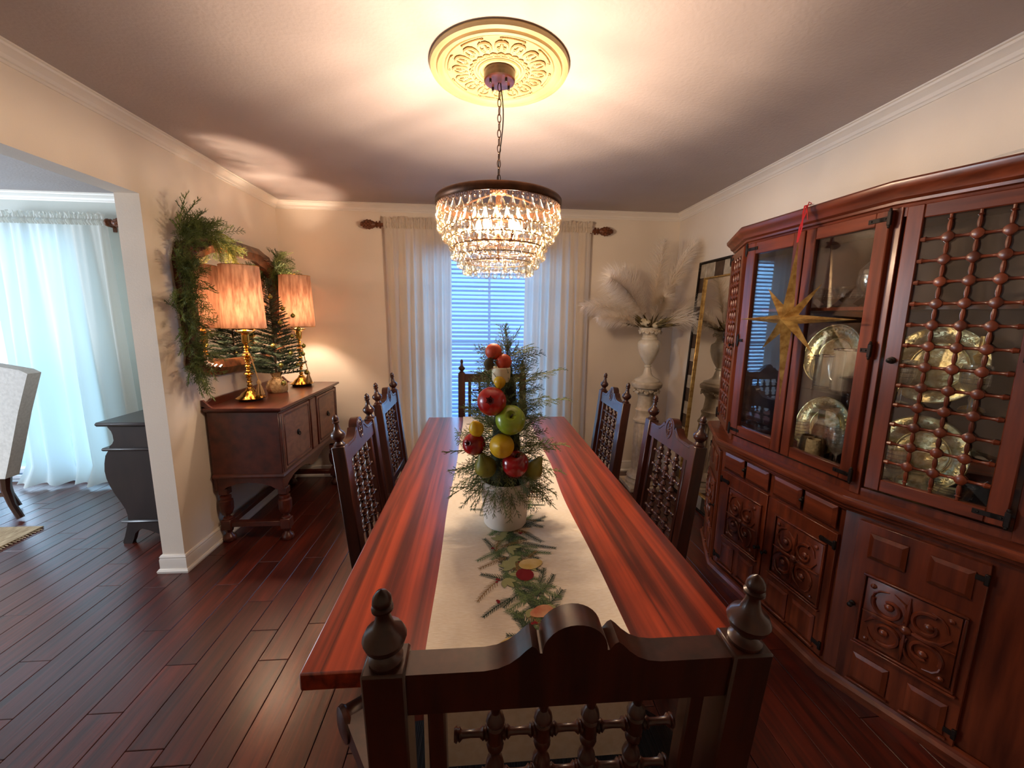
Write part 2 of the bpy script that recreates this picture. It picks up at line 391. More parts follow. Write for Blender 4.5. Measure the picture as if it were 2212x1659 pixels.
# crown moulding, baseboards
CROWN = [(0,HC-.062),(.006,HC-.062),(.008,HC-.052),(.014,HC-.048),(.018,HC-.034),(.03,HC-.022),(.044,HC-.016),(.047,HC-.008),(.055,HC-.006),(.055,HC),(0,HC)]
def crown(name, path): return struct(G().sweep(CROWN, path).build(name, TRIM, ang=25))
crown('trim_1', [(XL, YR), (XL, YB-.001), (XR, YB-.001), (XR, YR)])
crown('trim_2', [(LX, YR), (LX, YB-.001), (XJ, YB-.001), (XJ, YR)])
BASE = [(0,0),(.024,0),(.026,.012),(.020,.022),(.014,.024),(.014,.078),(.011,.088),(.013,.094),(.008,.104),(0,.106)]
struct(G().sweep(BASE, [(XJ, YB), (XJ, OY), (XL, OY), (XL, YB), (XR, YB), (XR, YR)]).build('baseboard_left', TRIM, ang=30))
struct(G().sweep(BASE, [(LX, YB), (LW0, YB)]).build('baseboard_living', TRIM, ang=30))
struct(G().sweep(BASE, [(LW1, YB), (XJ, YB)]).build('baseboard_back', TRIM, ang=30))

# windows
def window(name, x0, x1, z0, z1, y, nx, nz):
    r = struct(G().box(((x0+x1)/2, y, z0-.015), (x1-x0+.06, .12, .03), .004).box((x0+.02, y+.03, (z0+z1)/2), (.04,.06,z1-z0)).box((x1-.02, y+.03, (z0+z1)/2), (.04,.06,z1-z0)).box(((x0+x1)/2, y+.03, z1-.02), (x1-x0-.08,.06,.04)).box(((x0+x1)/2, y+.03, z0+.02), (x1-x0-.08,.06,.04)).build(name, TRIM, ang=None))
    for i in range(1, nx): G().box((x0+(x1-x0)*i/nx, y+.03, (z0+z1)/2), (.022,.03,z1-z0-.08)).build('muntin', TRIM, r, ang=None)
    for i in range(1, nz): G().box(((x0+x1)/2, y+.03, z0+(z1-z0)*i/nz), (x1-x0-.08,.028,.03)).build('muntin', TRIM, r, ang=None)
    G().box(((x0+x1)/2, y+.03, (z0+z1)/2), (x1-x0-.08,.004,z1-z0-.08)).build('window_pane', GLASS, r, ang=None)
window('window_1', WX0, WX1, WZ0, WZ1, YB+.04, 2, 2)
window('window_2', LW0, LW1, LZ0, LZ1, YB+.04, 3, 1)

# blinds in the dining window
bl = thing('window_blind', 'pale blue white horizontal slat blind behind the sheer in the far window', 'blind', (.09, YB-.022, 0))
G().box((0,0,WZ1-.02), (1.10,.04,.04), .004).build('headrail', TRIM, bl)
sm = G().box((0,0,0), (1.09,.036,.0022)).mesh('slat', BLIND, None)
z = WZ1-.06; k = 0
while z > WZ0+.03:
    inst('slat', sm, bl, (0,0,z), (R(28+5*sin(k*1.7)), 0, 0)); z -= .037; k += 1
G().box((0,0,WZ0+.02), (1.09,.03,.014), .003).build('bottom_rail', TRIM, bl)
for x in (-.4, 0, .4): G().tube([(x,-.02,WZ1-.04),(x,-.02,WZ0+.02)], .0012, 4).build('ladder_cord', TRIM, bl)

# curtains
def cloth(x0, x1, ztop, zbot, folds, amp, seed, flare=0.0, puddle=0.0, y=0.0, nz=26, gather=True):
    rr = random.Random(seed); ph = [rr.random()*6.28 for _ in range(6)]; nx = int(folds*14)
    vs = []; fs = []
    for j in range(nz+1):
        t = j/nz; z = ztop+(zbot-ztop)*t
        for i in range(nx+1):
            u = i/nx
            x = x0+(x1-x0)*u
            x += (u-.5)*flare*t
            a = amp*(.35+.65*min(1, t*2.5))
            d = sin(2*pi*folds*u+ph[0]+.9*sin(2*pi*u*2.3+ph[1])+.5*t*sin(5*u+ph[4]))
            d2 = .45*sin(2*pi*folds*2.3*u+ph[2])*max(0, 1-t*2.2)+.3*sin(2*pi*folds*.45*u+ph[3]+t*2)
            yy = y+a*(d+d2)
            zz = z
            if puddle and t > .93:
                q = (t-.93)/.07; yy -= puddle*q*(.7+.5*sin(9*u+ph[5])); zz = z+.02*q*abs(sin(2*pi*folds*.5*u+ph[1]))
                x += .03*q*sin(13*u+ph[2])
            vs.append((x, yy, zz))
    for j in range(nz):
        for i in range(nx):
            a = j*(nx+1)+i; fs.append((a, a+1, a+nx+2, a+nx+1))
    return vs, fs
def header(g, x0, x1, z, y=0.0, seed=1):
    rr = random.Random(seed); n = int((x1-x0)/.0045); pts = []; rows = [(-.035,.006),(-.028,.012),(-.014,.018),(0,.016),(.012,.007),(.024,.006),(.04,.014),(.052,.022)]
    n0 = len(g.v)
    for j, (dz, a) in enumerate(rows):
        for i in range(n+1):
            x = x0+(x1-x0)*i/n
            f = sin(i*1.45+sin(i*.31)*1.6)*a*.55+sin(i*.53)*a*.3
            bulge = -.012 if 1 < j < 4 else 0
            g.v.append((x+(.006*sin(i*.9) if j > 5 else 0), y+f+bulge, z+dz+(.010*sin(i*.77)+.006*sin(i*2.1) if j > 5 else 0)))
    for j in range(len(rows)-1):
        for i in range(n):
            a = n0+j*(n+1)+i; g.f.append((a, a+1, a+n+2, a+n+1))
def curtain_panel(name, label, x0, x1, ztop, zbot, folds, amp, seed, m, loc, cat='curtain', **k):
    vs, fs = cloth(x0, x1, ztop-.03, zbot, folds, amp, seed, **k)
    r = thing(name, label, cat, loc)
    G().add(vs, fs).build('cloth', m, r, ang=None)
    for p in r.children: p.data.polygons.foreach_set('use_smooth', [True]*len(p.data.polygons))
    g = G(); header(g, x0, x1, ztop, y=-.017, seed=seed)
    o = g.build('ruffled_header', m, r); 
    return r
CY = 3.655
curtain_panel('curtain', 'left cream gathered curtain panel beside the far window', -.80, -.24, 2.255, .02, 7, .022, 4, CURT, (0,CY,0), flare=-.03)
curtain_panel('curtain', 'right cream gathered curtain panel beside the far window, next to the urn', .40, .975, 2.265, .02, 7, .022, 9, CURT, (0,CY,0), flare=.03)
r = thing('sheer_curtain', 'pale blue see-through sheer between the two cream curtains', 'curtain', (0, CY+.035, 0))
vs, fs = cloth(-.42, .60, 2.23, .03, 9, .014, 21, nz=8); o = G().add(vs, fs).build('cloth', SHEER, r, ang=None); o.data.polygons.foreach_set('use_smooth', [True]*len(fs))
def finial_mesh():
    g = G().lathe([(.011,0),(.011,.02),(.024,.024),(.024,.032),(.014,.036),(.012,.05),(.022,.054),(.014,.062)], 14)
    for i in range(9):
        t = i/8; r_ = .030*math.sin(pi*(.18+.75*t)); z = .068+.012*i
        for k in range(7):
            a = 2*pi*(k+.5*(i%2))/7; g.add([(0,0,.0),(-.010,0,.010),(0,0,.028),(.010,0,.010),(0,.007,.012)], [(0,1,4),(1,2,4),(2,3,4),(3,0,4)], RZ(a) @ T(0, r_*.75, z) @ RX(R(-12)))
    g.lathe([(.012,.06),(.024,.09),(.024,.12),(.014,.15),(.003,.172)], 10)
    g.v = [(x*1.3, y*1.3, z) for x, y, z in g.v]; return g.mesh('finial', FINIAL)
FIN = finial_mesh()
def rod(label, x0, x1, z, y, nfin=(1,1)):
    r = thing('curtain_rod', label, 'curtain rod', ((x0+x1)/2, y, z)); h = (x1-x0)/2
    G().tube([(-h,0,0),(h,0,0)], .011, 10).build('pole', FINIAL, r)
    if nfin[1]: inst('finial', FIN, r, (h-.01,0,0), (0, R(90), 0))
    if nfin[0]: inst('finial', FIN, r, (-h+.01,0,0), (0, R(-90), 0))
    for s_ in (-1, 1): G().box((s_*(h-.02), (YB-y)/2+.001, -.012), (.016, YB-y-.004, .02), .003).box((s_*(h-.02), YB-y-.006, -.02), (.03,.010,.07), .003).build('bracket', FINIAL, r)
rod('brown carved curtain rod over the far dining window, leaf finials at both ends', -.815, .99, 2.250, CY+.004)
# living-room curtains
curtain_panel('curtain', 'white curtain panel puddling on the living room floor', -3.86, -2.97, 2.21, .015, 6, .035, 14, CURTL, (0,3.655,0), flare=.10, puddle=.06)
curtain_panel('curtain', 'far left white living room curtain panel past the wing chair', -5.1, -4.55, 2.21, .015, 5, .03, 15, CURTL, (0,3.655,0), puddle=.08)
r = thing('sheer_curtain', 'bright bluish sheer behind the wing chair in the living room window', 'curtain', (0, 3.715, 0))
vs, fs = cloth(-4.85, -3.5, 2.17, .03, 12, .016, 22, nz=8); o = G().add(vs, fs).build('cloth', SHEER, r, ang=None); o.data.polygons.foreach_set('use_smooth', [True]*len(fs))
rod('brown carved curtain rod over the living room window', -5.12, -2.98, 2.202, 3.659, (0,1))

# ceiling medallion
MX, MY = .077, 1.735
md = thing('ceiling_medallion', 'round cream plaster medallion with carved scrollwork on the ceiling', 'medallion', (MX, MY, HC))
S_ = -1
G().lathe([(.262,0),(.266,-.008),(.262,-.018),(.250,-.022),(.246,-.016),(.240,-.016),(.236,-.024),(.226,-.026),(.220,-.016),(.214,-.012),(.06,-.014),(.0,-.014)][::-1], 96).build('plaster_disc', PLASTER, md)
def torus(g, c, R_, r_, n=24, m=6, sx=1, sy=1, a0=0, a1=2*pi, M=None):
    full = abs(a1-a0-2*pi) < 1e-6; k = n if full else n+1
    g.tube([(c[0]+R_*sx*cos(a0+(a1-a0)*i/n), c[1]+R_*sy*sin(a0+(a1-a0)*i/n), c[2]) for i in range(k)], r_, m, closed=full, M=M); return g
g = torus(G(), (0,0,-.016), .078, .006, 48); torus(g, (0,0,-.015), .092, .003, 48); g.build('inner_ring', PLASTER, md)
g = torus(G(), (0,0,-.013), .205, .0035, 72); g.build('outer_rope', PLASTER, md)
g = G()     # one palmette: horseshoe loop with a bud and two curls
g.tube([(.124,-.010,0),(.134,-.017,-.002),(.150,-.021,-.003),(.166,-.019,-.003),(.175,-.010,-.003),(.176,0,-.003),(.175,.010,-.003),(.166,.019,-.003),(.150,.021,-.003),(.134,.017,-.002),(.124,.010,0)], .0046, 6)
g.tube([(.132,0,-.001),(.150,0,-.003),(.166,0,-.002)], [.0025,.007,.002], 8)
for s_ in (-1,1): torus(g, (.140, s_*.0085, -.002), .0045, .0022, 8, 5)
pal = g.mesh('palmette', PLASTER)
for i in range(16): inst('palmette', pal, md, (0,0,-.014), (0,0,2*pi*i/16))
g = G().tube([(.100,-.012,0),(.108,-.010,-.003),(.114,0,-.004),(.108,.010,-.003),(.100,.012,0)], .003, 6).ball((.104,0,-.003), .0045, 8, 6)
lf = g.mesh('leaf_scroll', PLASTER)
for i in range(24): inst('leaf_scroll', lf, md, (0,0,-.014), (0,0,2*pi*i/24))
g = G()
for k in range(9):
    a = -.17+.34*k/8; g.ball((.194*cos(a), .194*sin(a), 0), (.004,.006,.004), 7, 5)
g.tube([(.185,-.045,0),(.192,-.040,-.003),(.186,-.034,-.002)], .003, 5).tube([(.185,.045,0),(.192,.040,-.003),(.186,.034,-.002)], .003, 5)
sw = g.mesh('bead_swag', PLASTER)
for i in range(8): inst('bead_swag', sw, md, (0,0,-.015), (0,0,2*pi*i/8+.2))

# chandelier
ch = thing('chandelier', 'tiered round crystal chandelier hanging lit over the table', 'chandelier', (MX, MY, 1.664))
def cz(z): return z-1.664
G().lathe([(0,cz(HC-.012)),(.058,cz(HC-.012)),(.060,cz(HC-.02)),(.060,cz(HC-.048)),(.056,cz(HC-.052)),(0,cz(HC-.054))][::-1], 40).build('canopy', CHAIR, ch)
for a in (.5, 2.2, 3.7, 5.3): G().lathe([(0,-.014),(.0045,-.012),(.0045,0),(0,.001)], 8).build('screw', IRON, ch, (.042*cos(a), .042*sin(a), cz(HC-.053)))
lk = torus(G(), (0,0,0), .009, .0019, 20, 6, sx=.75, sy=1.75).mesh('chain_link', CHAIN)
z = HC-.062; i = 0
while z > 2.035: inst('chain_link', lk, ch, (0,0,cz(z)-.007), (R(90), 0, R(90)*(i % 2)+.3)); z -= .0275; i += 1
G().tube([(.004+.010*sin(t*5)+.004*t, .006*cos(t*7), cz(HC-.05-t*.36)) for t in [k/24 for k in range(25)]], .0026, 6).build('power_cord', BLACK, ch)
G().lathe([(0,cz(1.93)),(.012,cz(1.94)),(.012,cz(1.975)),(.030,cz(1.982)),(.034,cz(1.992)),(.022,cz(2.005)),(.014,cz(2.012)),(.008,cz(2.03)),(0,cz(2.032))], 20).build('hub', BRONZE, ch)
G().lathe([(.244,cz(1.928)),(.249,cz(1.928)),(.253,cz(1.934)),(.253,cz(1.954)),(.249,cz(1.959)),(.243,cz(1.959)),(.243,cz(1.930)),(.246,cz(1.927))], 72, cap=False).build('top_ring', BRONZE, ch)
for k in range(3): G().tube([(0,0,cz(1.99)),(.125,0,cz(1.975)),(.244,0,cz(1.950))], .004, 6).build('spoke', BRONZE, ch, rot=(0,0,k*2*pi/3+.4))
g = G()
for k in range(84):
    a = 2*pi*k/84; torus(g, (0,0,0), .0058, .0012, 8, 4, M=T(.249*cos(a), .249*sin(a), cz(1.921)) @ RZ(a) @ RY(R(90)))
g.build('pierced_band', BRONZE, ch, kind='stuff')
tiers = [(.241,1.914,40),(.236,1.876,40),(.216,1.840,36),(.190,1.806,32),(.183,1.772,31),(.158,1.740,27),(.136,1.712,23)]
for r_, z, n in tiers[2:]: torus(G(), (0,0,cz(z+.002)), r_, .0025, 48, 6).build('tier_ring', BRONZE, ch)
drop = G().lathe([(0,-.050),(.0072,-.0475),(.0118,-.0420),(.0130,-.035),(.0118,-.027),(.0082,-.018),(.0046,-.008),(.0022,-.001),(0,0)], 10).mesh('crystal_drop', CRYS, 70)
for ti, (r_, z, n) in enumerate(tiers):
    for k in range(n):
        a = 2*pi*(k+.5*(ti % 2))/n
        inst('crystal_drop', drop, ch, (r_*cos(a), r_*sin(a), cz(z)), (0,0,a))
small = G().lathe([(0,-.030),(.0042,-.0285),(.0066,-.024),(.0056,-.019),(.0022,-.011),(.0016,0)], 8).mesh('crystal_pendant', CRYS, 70)
for k in range(18):
    a = 2*pi*k/18; inst('crystal_pendant', small, ch, (.120*cos(a), .120*sin(a), cz(1.694)))
g = G()
for ti, (r_, z, n) in enumerate(tiers):
    for k in range(n):
        a = 2*pi*(k+.5*(ti % 2))/n
        g.ball((r_*cos(a), r_*sin(a), cz(z+.006)), .0055, 6, 4)
        a += pi/n; g.ball((r_*cos(a), r_*sin(a), cz(z-.002)), .0048, 6, 4); g.ball((r_*1.005*cos(a), r_*1.005*sin(a), cz(z-.040)), .0042, 6, 4)
g.build('crystal_beads', CRYS, ch, kind='stuff')
g = G()
for ti, (r_, z, n) in enumerate(tiers):
    for k in range(n-6):
        a = 2*pi*(k+.3)/(n-6)
        if k % 2: g.lathe([(0,-.042),(.0085,-.037),(.0095,-.031),(.006,-.018),(0,0)], 6, T((r_-.032)*cos(a), (r_-.032)*sin(a), cz(z)))
g.build('inner_crystals', CRYS, ch, kind='stuff')
for k in range(5):
    a = 2*pi*k/5+.3; x, y = .085*cos(a), .085*sin(a)
    G().tube([(0,0,cz(1.83)),(x*.6,y*.6,cz(1.785)),(x,y,cz(1.795))], .004, 6).lathe([(.012,cz(1.792)),(.014,cz(1.80)),(.009,cz(1.802)),(.009,cz(1.835))], 10, T(x,y,0)).build('candle_arm', BRONZE, ch)
    G().lathe([(.006,0),(.0125,.012),(.0135,.022),(.010,.036),(.004,.050),(0,.056)], 12).build('bulb', BULB, ch, (x,y,cz(1.835)))
    lamp('bulb_light', 'POINT', (MX+x, MY+y, 1.858), 8.4, WARM, .016)
G().tube([(0,0,cz(1.94)),(0,0,cz(1.72))], .005, 8).build('stem', BRONZE, ch)
g = G()
for k in range(3):
    a = k*2*pi/3; g.tube([(.003*cos(a),.003*sin(a),cz(1.742)),(.160*cos(a),.160*sin(a),cz(1.744))], .0022, 5); g.tube([(.003*cos(a),.003*sin(a),cz(1.812)),(.192*cos(a),.192*sin(a),cz(1.814))], .0022, 5)
    for r1, z1, r2, z2 in ((.243,1.95,.218,1.85),(.218,1.85,.192,1.814),(.192,1.814,.160,1.744),(.160,1.744,.137,1.714)):
        g.tube([(r1*cos(a),r1*sin(a),cz(z1)),(r2*cos(a),r2*sin(a),cz(z2))], .0016, 4)
g.build('inner_frame', BRONZE, ch)
# ---------------------------------------------------------------- dining table and runner
TX0, TX1, TY0, TY1, TZ = -.373, .640, .764, 2.961, .76
tb = thing('dining_table', 'long red mahogany dining table in the middle of the room', 'table', ((TX0+TX1)/2, (TY0+TY1)/2, 0))
TW, TL = TX1-TX0, TY1-TY0
G().box((0,0,TZ-.0215), (TW, TL, .043), .004).build('tabletop', TABLE, tb)
for s_ in (-1,1):
    G().box((s_*.30,0,TZ-.083), (.03, TL-.9, .08), .004).build('apron', CHAIR, tb)
    y = s_*(TL/2-.45)
    prof = [(.20,.0),(.26,.0),(.26,.05),(.22,.09),(.12,.13),(.075,.20),(.07,.34),(.10,.42),(.085,.52),(.13,.60),(.30,.66),(.33,.716)]
    poly = prof+[(-a, b) for a, b in reversed(prof)]
    G().prism([(-.20,0)]+[(-.12,.03),(.12,.03)]+poly, y-.035, y+.035, 'y').build('trestle', CHAIR, tb)
G().box((0,0,.17), (.05, TL-.9-.07, .10), .006).build('stretcher', CHAIR, tb)

RX0, RX1 = -.118, .353
rn = thing('table_runner', 'cream linen table runner printed with evergreen and fruit, hanging over both table ends', 'table runner', ((RX0+RX1)/2, (TY0+TY1)/2, TZ))
rc = (RX0+RX1)/2; cyy = (TY0+TY1)/2
vs = []; fs = []; nx = 16
path = [(TY0-cyy-.012, -.24), (TY0-cyy-.012, -.12), (TY0-cyy-.010, -.02), (TY0-cyy-.006, -.004), (TY0-cyy+.004, .0030)]
ny = 60
path += [(TY0-cyy+.01+(TL-.02)*i/ny, .0030) for i in range(ny+1)]
path += [(TY1-cyy+.006, -.004), (TY1-cyy+.010, -.02), (TY1-cyy+.012, -.16)]
for j, (y, z) in enumerate(path):
    for i in range(nx+1):
        x = (RX0-rc)+(RX1-RX0)*i/nx
        wv = .0016*(1+sin(7*x+3.1*y+1.3*sin(4*y)))+.0010*(1+sin(19*x-9*y)) if z > 0 else .001
        ed = (.006*sin(3.3*y)+.004*sin(8*y+1))*(1 if i > nx/2 else .6) if z > 0 else 0
        vs.append((x+ed*(abs(2*i/nx-1)), y, z+(wv if z > 0 else 0)))
for j in range(len(path)-1):
    for i in range(nx): a = j*(nx+1)+i; fs.append((a, a+1, a+nx+2, a+nx+1))
G().add(vs, fs).build('cloth', LINEN, rn, ang=80)
# the print: flat ink shapes lying on the cloth
pr = random.Random(5)
inkg = [plain('ink_dark_green', srgb(52,72,48), rough=.9), plain('ink_mid_green', srgb(104,128,78), rough=.9), plain('ink_ochre', srgb(150,118,66), rough=.9), plain('ink_pale_green', srgb(164,168,116), rough=.9), plain('ink_red', srgb(132,16,24), rough=.9), noise_mat('ink_peach', srgb(196,116,84), srgb(226,176,134), (30,30,1), 1, rough=.9), noise_mat('ink_cream_yellow', srgb(206,176,96), srgb(236,216,160), (26,26,1), 1, rough=.9)]
def wavez(x, y): return .0032+.0016*(1+sin(7*x+3.1*y+1.3*sin(4*y)))+.0010*(1+sin(19*x-9*y))+.0003
def flat(g, pts):
    n = len(g.v); g.v += [(x, y, wavez(x, y)+.0012+g.lift) for x, y in pts]; g.f.append(tuple(range(n, n+len(pts))))
def pine(g, x, y, a, L, nl=.028, step=.0075, wd=.0011):
    k = int(L/step); px, py = x, y
    for i in range(k):
        a2 = a+.25*sin(i*.12)
        nx_, ny_ = px+step*cos(a2), py+step*sin(a2)
        flat(g, [(px-wd*sin(a2), py+wd*cos(a2)), (px+wd*sin(a2), py-wd*cos(a2)), (nx_+wd*sin(a2), ny_-wd*cos(a2)), (nx_-wd*sin(a2), ny_+wd*cos(a2))][::-1])
        l = nl*(1-.55*i/k)
        for s_ in (-1,1):
            b = a2+s_*(.55+.2*pr.random()); w_ = .0011; e_ = .0007
            flat(g, [(px-w_*sin(b), py+w_*cos(b)), (px+w_*sin(b), py-w_*cos(b)), (px+l*cos(b)+e_*sin(b), py+l*sin(b)-e_*cos(b)), (px+l*cos(b)-e_*sin(b), py+l*sin(b)+e_*cos(b))])
        px, py = nx_, ny_
def leafp(g, x, y, a, L, W):
    pts = []
    for t in (0,.2,.45,.7,1,.7,.45,.2):
        pts.append(t)
    up = [(L*t, W*sin(pi*min(1,t*.95+.03))) for t in (0,.2,.45,.7,1)]; dn = [(p, -q) for p, q in reversed(up[1:-1])]
    flat(g, [(x+p*cos(a)-q*sin(a), y+p*sin(a)+q*cos(a)) for p, q in up+dn])
gs = [G() for _ in inkg]
for i, g in enumerate(gs): g.lift = .0003*i
def spine(y): return .03+.045*sin(4.1*y+1.0)
for i in range(420):
    y = -1.085+2.16*i/420; x = spine(y)+pr.uniform(-.05,.05)
    a = pr.choice([-pi/2, -pi/2, pi/2])+pr.uniform(-1.35,1.35)
    q = pr.random()
    if q < .52: pine(gs[0], x, y, a, pr.uniform(.06,.12), pr.uniform(.02,.03))
    elif q < .8: pine(gs[1], x, y, a, pr.uniform(.05,.10), .024)
    elif q < .9: pine(gs[2], x, y, a, pr.uniform(.08,.13), .022, .010)
    else:
        for s_ in (-1,0,1): leafp(gs[3], x, y, a+s_*.6, pr.uniform(.03,.05), .009)
for i in range(26):
    y = -1.08+2.15*i/26; x = spine(y)+pr.uniform(-.09,.09)
    if i % 3 == 0: pine(gs[2], x, y, pr.uniform(0,6.28), .10, .022, .010)
    for k in range(3): 
        bx, by = x+pr.uniform(-.008,.008), y+pr.uniform(-.008,.008)
        flat(gs[4], [(bx+.0042*cos(2*pi*j/8), by+.0042*sin(2*pi*j/8)) for j in range(8)])
def blob(g, x, y, rx, ry, a=0, pt=0.0):
    flat(g, [(x+(rx*cos(t)*(1+pt*max(0,cos(t))))*cos(a)-ry*sin(t)*sin(a), y+(rx*cos(t)*(1+pt*max(0,cos(t))))*sin(a)+ry*sin(t)*cos(a)) for t in [2*pi*j/18 for j in range(18)]])
for yy in (-.80, -.18, .45, .95):
    blob(gs[4], .012, yy-.008, .026, .028); blob(gs[6], .030, yy+.040, .032, .026, .3, .35)
    blob(gs[5], .045, yy-.155, .025, .021, 3.5, .6); blob(gs[6], -.045, yy-.26, .029, .022, 3.6, .5)
for g, m, n in zip(gs, inkg, ('dark_green_print','green_print','ochre_print','pale_leaf_print','red_print','peach_print','yellow_print')):
    g.build(n, m, rn, ang=None, kind='stuff')

# ---------------------------------------------------------------- chairs
RAKE = .10
def finial_profile(h, s=1.0):
    return [(0,0),(.021*s,0),(.022*s,.006*h),(.017*s,.010*h),(.013*s,.018*h),(.016*s,.024*h),(.025*s,.034*h),(.028*s,.046*h),(.024*s,.057*h),(.014*s,.066*h),(.0105*s,.080*h),(.0085*s,.092*h),(.0095*s,.097*h),(.0135*s,.100*h),(.0135*s,.104*h),(.010*s,.107*h),(.0125*s,.112*h),(.0115*s,.121*h),(.007*s,.130*h),(0,.136*h)]
def make_chair(label, arm):
    W2 = (.49 if arm else .445)/2; ZT = 1.055 if arm else .995; ZB = ZT-.075; nc = 4 if arm else 3
    PW_, PD = (.055,.05) if arm else (.05,.05); D = .36 if arm else .43
    c = thing('armchair' if arm else 'dining_chair', label, 'chair')
    pv = dict(parent=c, loc=(0,0,.45), rot=(RAKE,0,0)); zz = .45
    postm = G().box((0,0,(ZT-zz)/2), (PW_,PD,ZT-zz), .003).mesh('back_post', CHAIR)
    finm = G().lathe(finial_profile(.80 if arm else .92), 20).mesh('finial', CHAIR)
    legm = G().box((0,0,.225), (PW_*.9,PD,.45), .003).mesh('leg', CHAIR)
    # front leg: square blocks and turned middle
    fl_ = G().box((0,0,.40), (.045,.045,.09), .003).lathe([(.020,.355),(.014,.345),(.022,.33),(.024,.30),(.015,.26),(.013,.20),(.018,.165),(.022,.15)], 14).box((0,0,.115), (.042,.042,.07), .003).lathe([(.012,0),(.020,.012),(.022,.04),(.015,.07),(.018,.08)], 14).mesh('leg', CHAIR)
    for s_ in (-1,1):
        p = inst('back_post', postm, c, (s_*W2,0,.45), (RAKE,0,0))
        inst('finial', finm, p, (0,0,ZT-zz))
        inst('leg', legm, c, (s_*W2,.002,0)); inst('leg', fl_, c, (s_*(W2-.003),D-.03,0))
    for s_ in (-1,1):
        G().box((0,0,0), (.022,D-.08,.03), .003).build('stretcher', CHAIR, c, (s_*W2,D/2-.015,.115))
        G().box((0,0,0), (.022,D-.08,.055), .003).build('seat_rail', CHAIR, c, (s_*W2,D/2-.015,.405))
    G().box((0,D/2,.115), (2*W2-.02,.022,.028), .003).build('stretcher', CHAIR, c)
    G().box((0,D-.03,.405), (2*W2-.05,.024,.055), .003).build('seat_rail', CHAIR, c); G().box((0,.002,.405), (2*W2-.05,.024,.055), .003).build('seat_rail', CHAIR, c)
    # ribbed cushion with rounded front corners
    sw = W2+(.12 if arm else .02); n = 8
    pts = [(-sw+.035,.035),(sw-.035,.035)]+[(sw-.08+.08*cos(pi/2*k/n), D-.07+.08*sin(pi/2*k/n)) for k in range(n+1)]+[(-sw+.08-.08*sin(pi/2*k/n), D-.07+.08*cos(pi/2*k/n)) for k in range(n+1)]
    g = G(); cx_, cy_ = 0, .22; vs = []; m_ = len(pts)
    for sc_, z in ((.98,.432),(1.0,.445),(1.0,.462),(.96,.476),(.85,.483),(.5,.488),(0.02,.489)):
        vs += [(cx_+(x-cx_)*sc_, cy_+(y-cy_)*sc_, z) for x, y in pts]
    fs = [tuple(reversed(range(m_)))]
    for j in range(6): fs += [(j*m_+i, j*m_+(i+1) % m_, (j+1)*m_+(i+1) % m_, (j+1)*m_+i) for i in range(m_)]
    fs.append(tuple(6*m_+i for i in range(m_))); g.add(vs, fs).build('seat_cushion', SEAT, c)
    # crest rail outline
    w_ = W2-PW_/2+.001; z0, z1 = ZB-zz, ZT-.008-zz; rad = .043
    half = [(w_, z0), (w_, z1), (.118,z1), (.100,z1+.003), (.085,z1+.010), (.073,z1+.020), (.064,z1+.030), (.057,z1+.036), (.052,z1+.033), (.046,z1+.024), (rad,z1+.024)]
    dome = [(rad*cos(t), z1+.024+(rad*.98)*sin(t)) for t in [pi*k/16 for k in range(1,16)]]
    poly = [(-w_, z0)]+half+dome+[(-a, b) for a, b in reversed(half)][:-1]
    cr = G().prism(poly, -.018, .018, 'y').build('crest_rail', CHAIR, **pv)
    # carved oval rosette on the front face
    g = G(); oc = z1+.016
    torus(g, (0,0,0), .033, .003, 28, 6, sx=.82, sy=1.28, M=T(0,.018,oc) @ RX(R(90)))
    for sx_ in (-1,1):
        for sz_ in (-1,1):
            torus(g, (0,0,0), .0085, .0028, 14, 5, sy=1.3, a0=0, a1=4.9, M=T(sx_*.0115,.018,oc+sz_*.0185) @ RX(R(90)) @ RZ(0 if sx_ > 0 else pi))
    g.ball((0,.018,oc), (.004,.004,.007), 8, 6)
    for s_ in (-1,1):
        g.tube([(s_*.052,.018,z1+.018),(s_*.062,.018,z1+.016),(s_*.078,.018,z1+.002),(s_*.10,.018,z1-.010),(s_*(w_-.01),.018,z1-.012)], .0026, 5)
    g.build('carved_rosette', CHAIR, cr)
    # inner stiles, lower rail
    for s_ in (-1,1): G().box((s_*(W2-PW_/2-.036),0,(z0+.075)/2+.02), (.024,.026,z0-.035), .003).build('inner_stile', CHAIR, **pv)
    G().box((0,0,.05), (2*w_,.03,.04), .003).build('lower_rail', CHAIR, **pv)
    xin = W2-PW_/2-.048; pitch = 2*xin/(nc+ (0 if False else 0)+1) if not arm else 2*xin/(nc+1)
    rows = 5 if not arm else 5; zlo = .07; vp = (z0-zlo)/(rows+.6)
    prof = [(.0075, zlo)]
    for k in range(rows):
        zc = zlo+vp*(k+.8)
        prof += [(.0065,zc-.42*vp),(.011,zc-.36*vp),(.0125,zc-.28*vp),(.0085,zc-.18*vp),(.012,zc-.15*vp),(.012,zc+.15*vp),(.009,zc+.18*vp),(.0135,zc+.27*vp),(.0115,zc+.38*vp),(.0065,zc+.47*vp)]
    prof += [(.0095, z0-.004), (.0095, z0)]
    sp = G().lathe(prof, 12).mesh('spindle', CHAIR)
    spo = G(); L = pitch-.020; h_ = L/2
    spo.lathe([(.0085,-h_),(.0105,-h_*.86),(.0075,-h_*.78),(.0095,-h_*.68),(.0055,-h_*.5),(.0050,0),(.0055,h_*.5),(.0095,h_*.68),(.0075,h_*.78),(.0105,h_*.86),(.0085,h_)], 10, RY(R(90)))
    spm = spo.mesh('spool', CHAIR)
    xs = [-xin+pitch*(k+1) for k in range(nc)]
    cr_ = RX(RAKE).to_3x3()
    for x in xs: inst('spindle', sp, c, (x,0,.45), (RAKE,0,0))
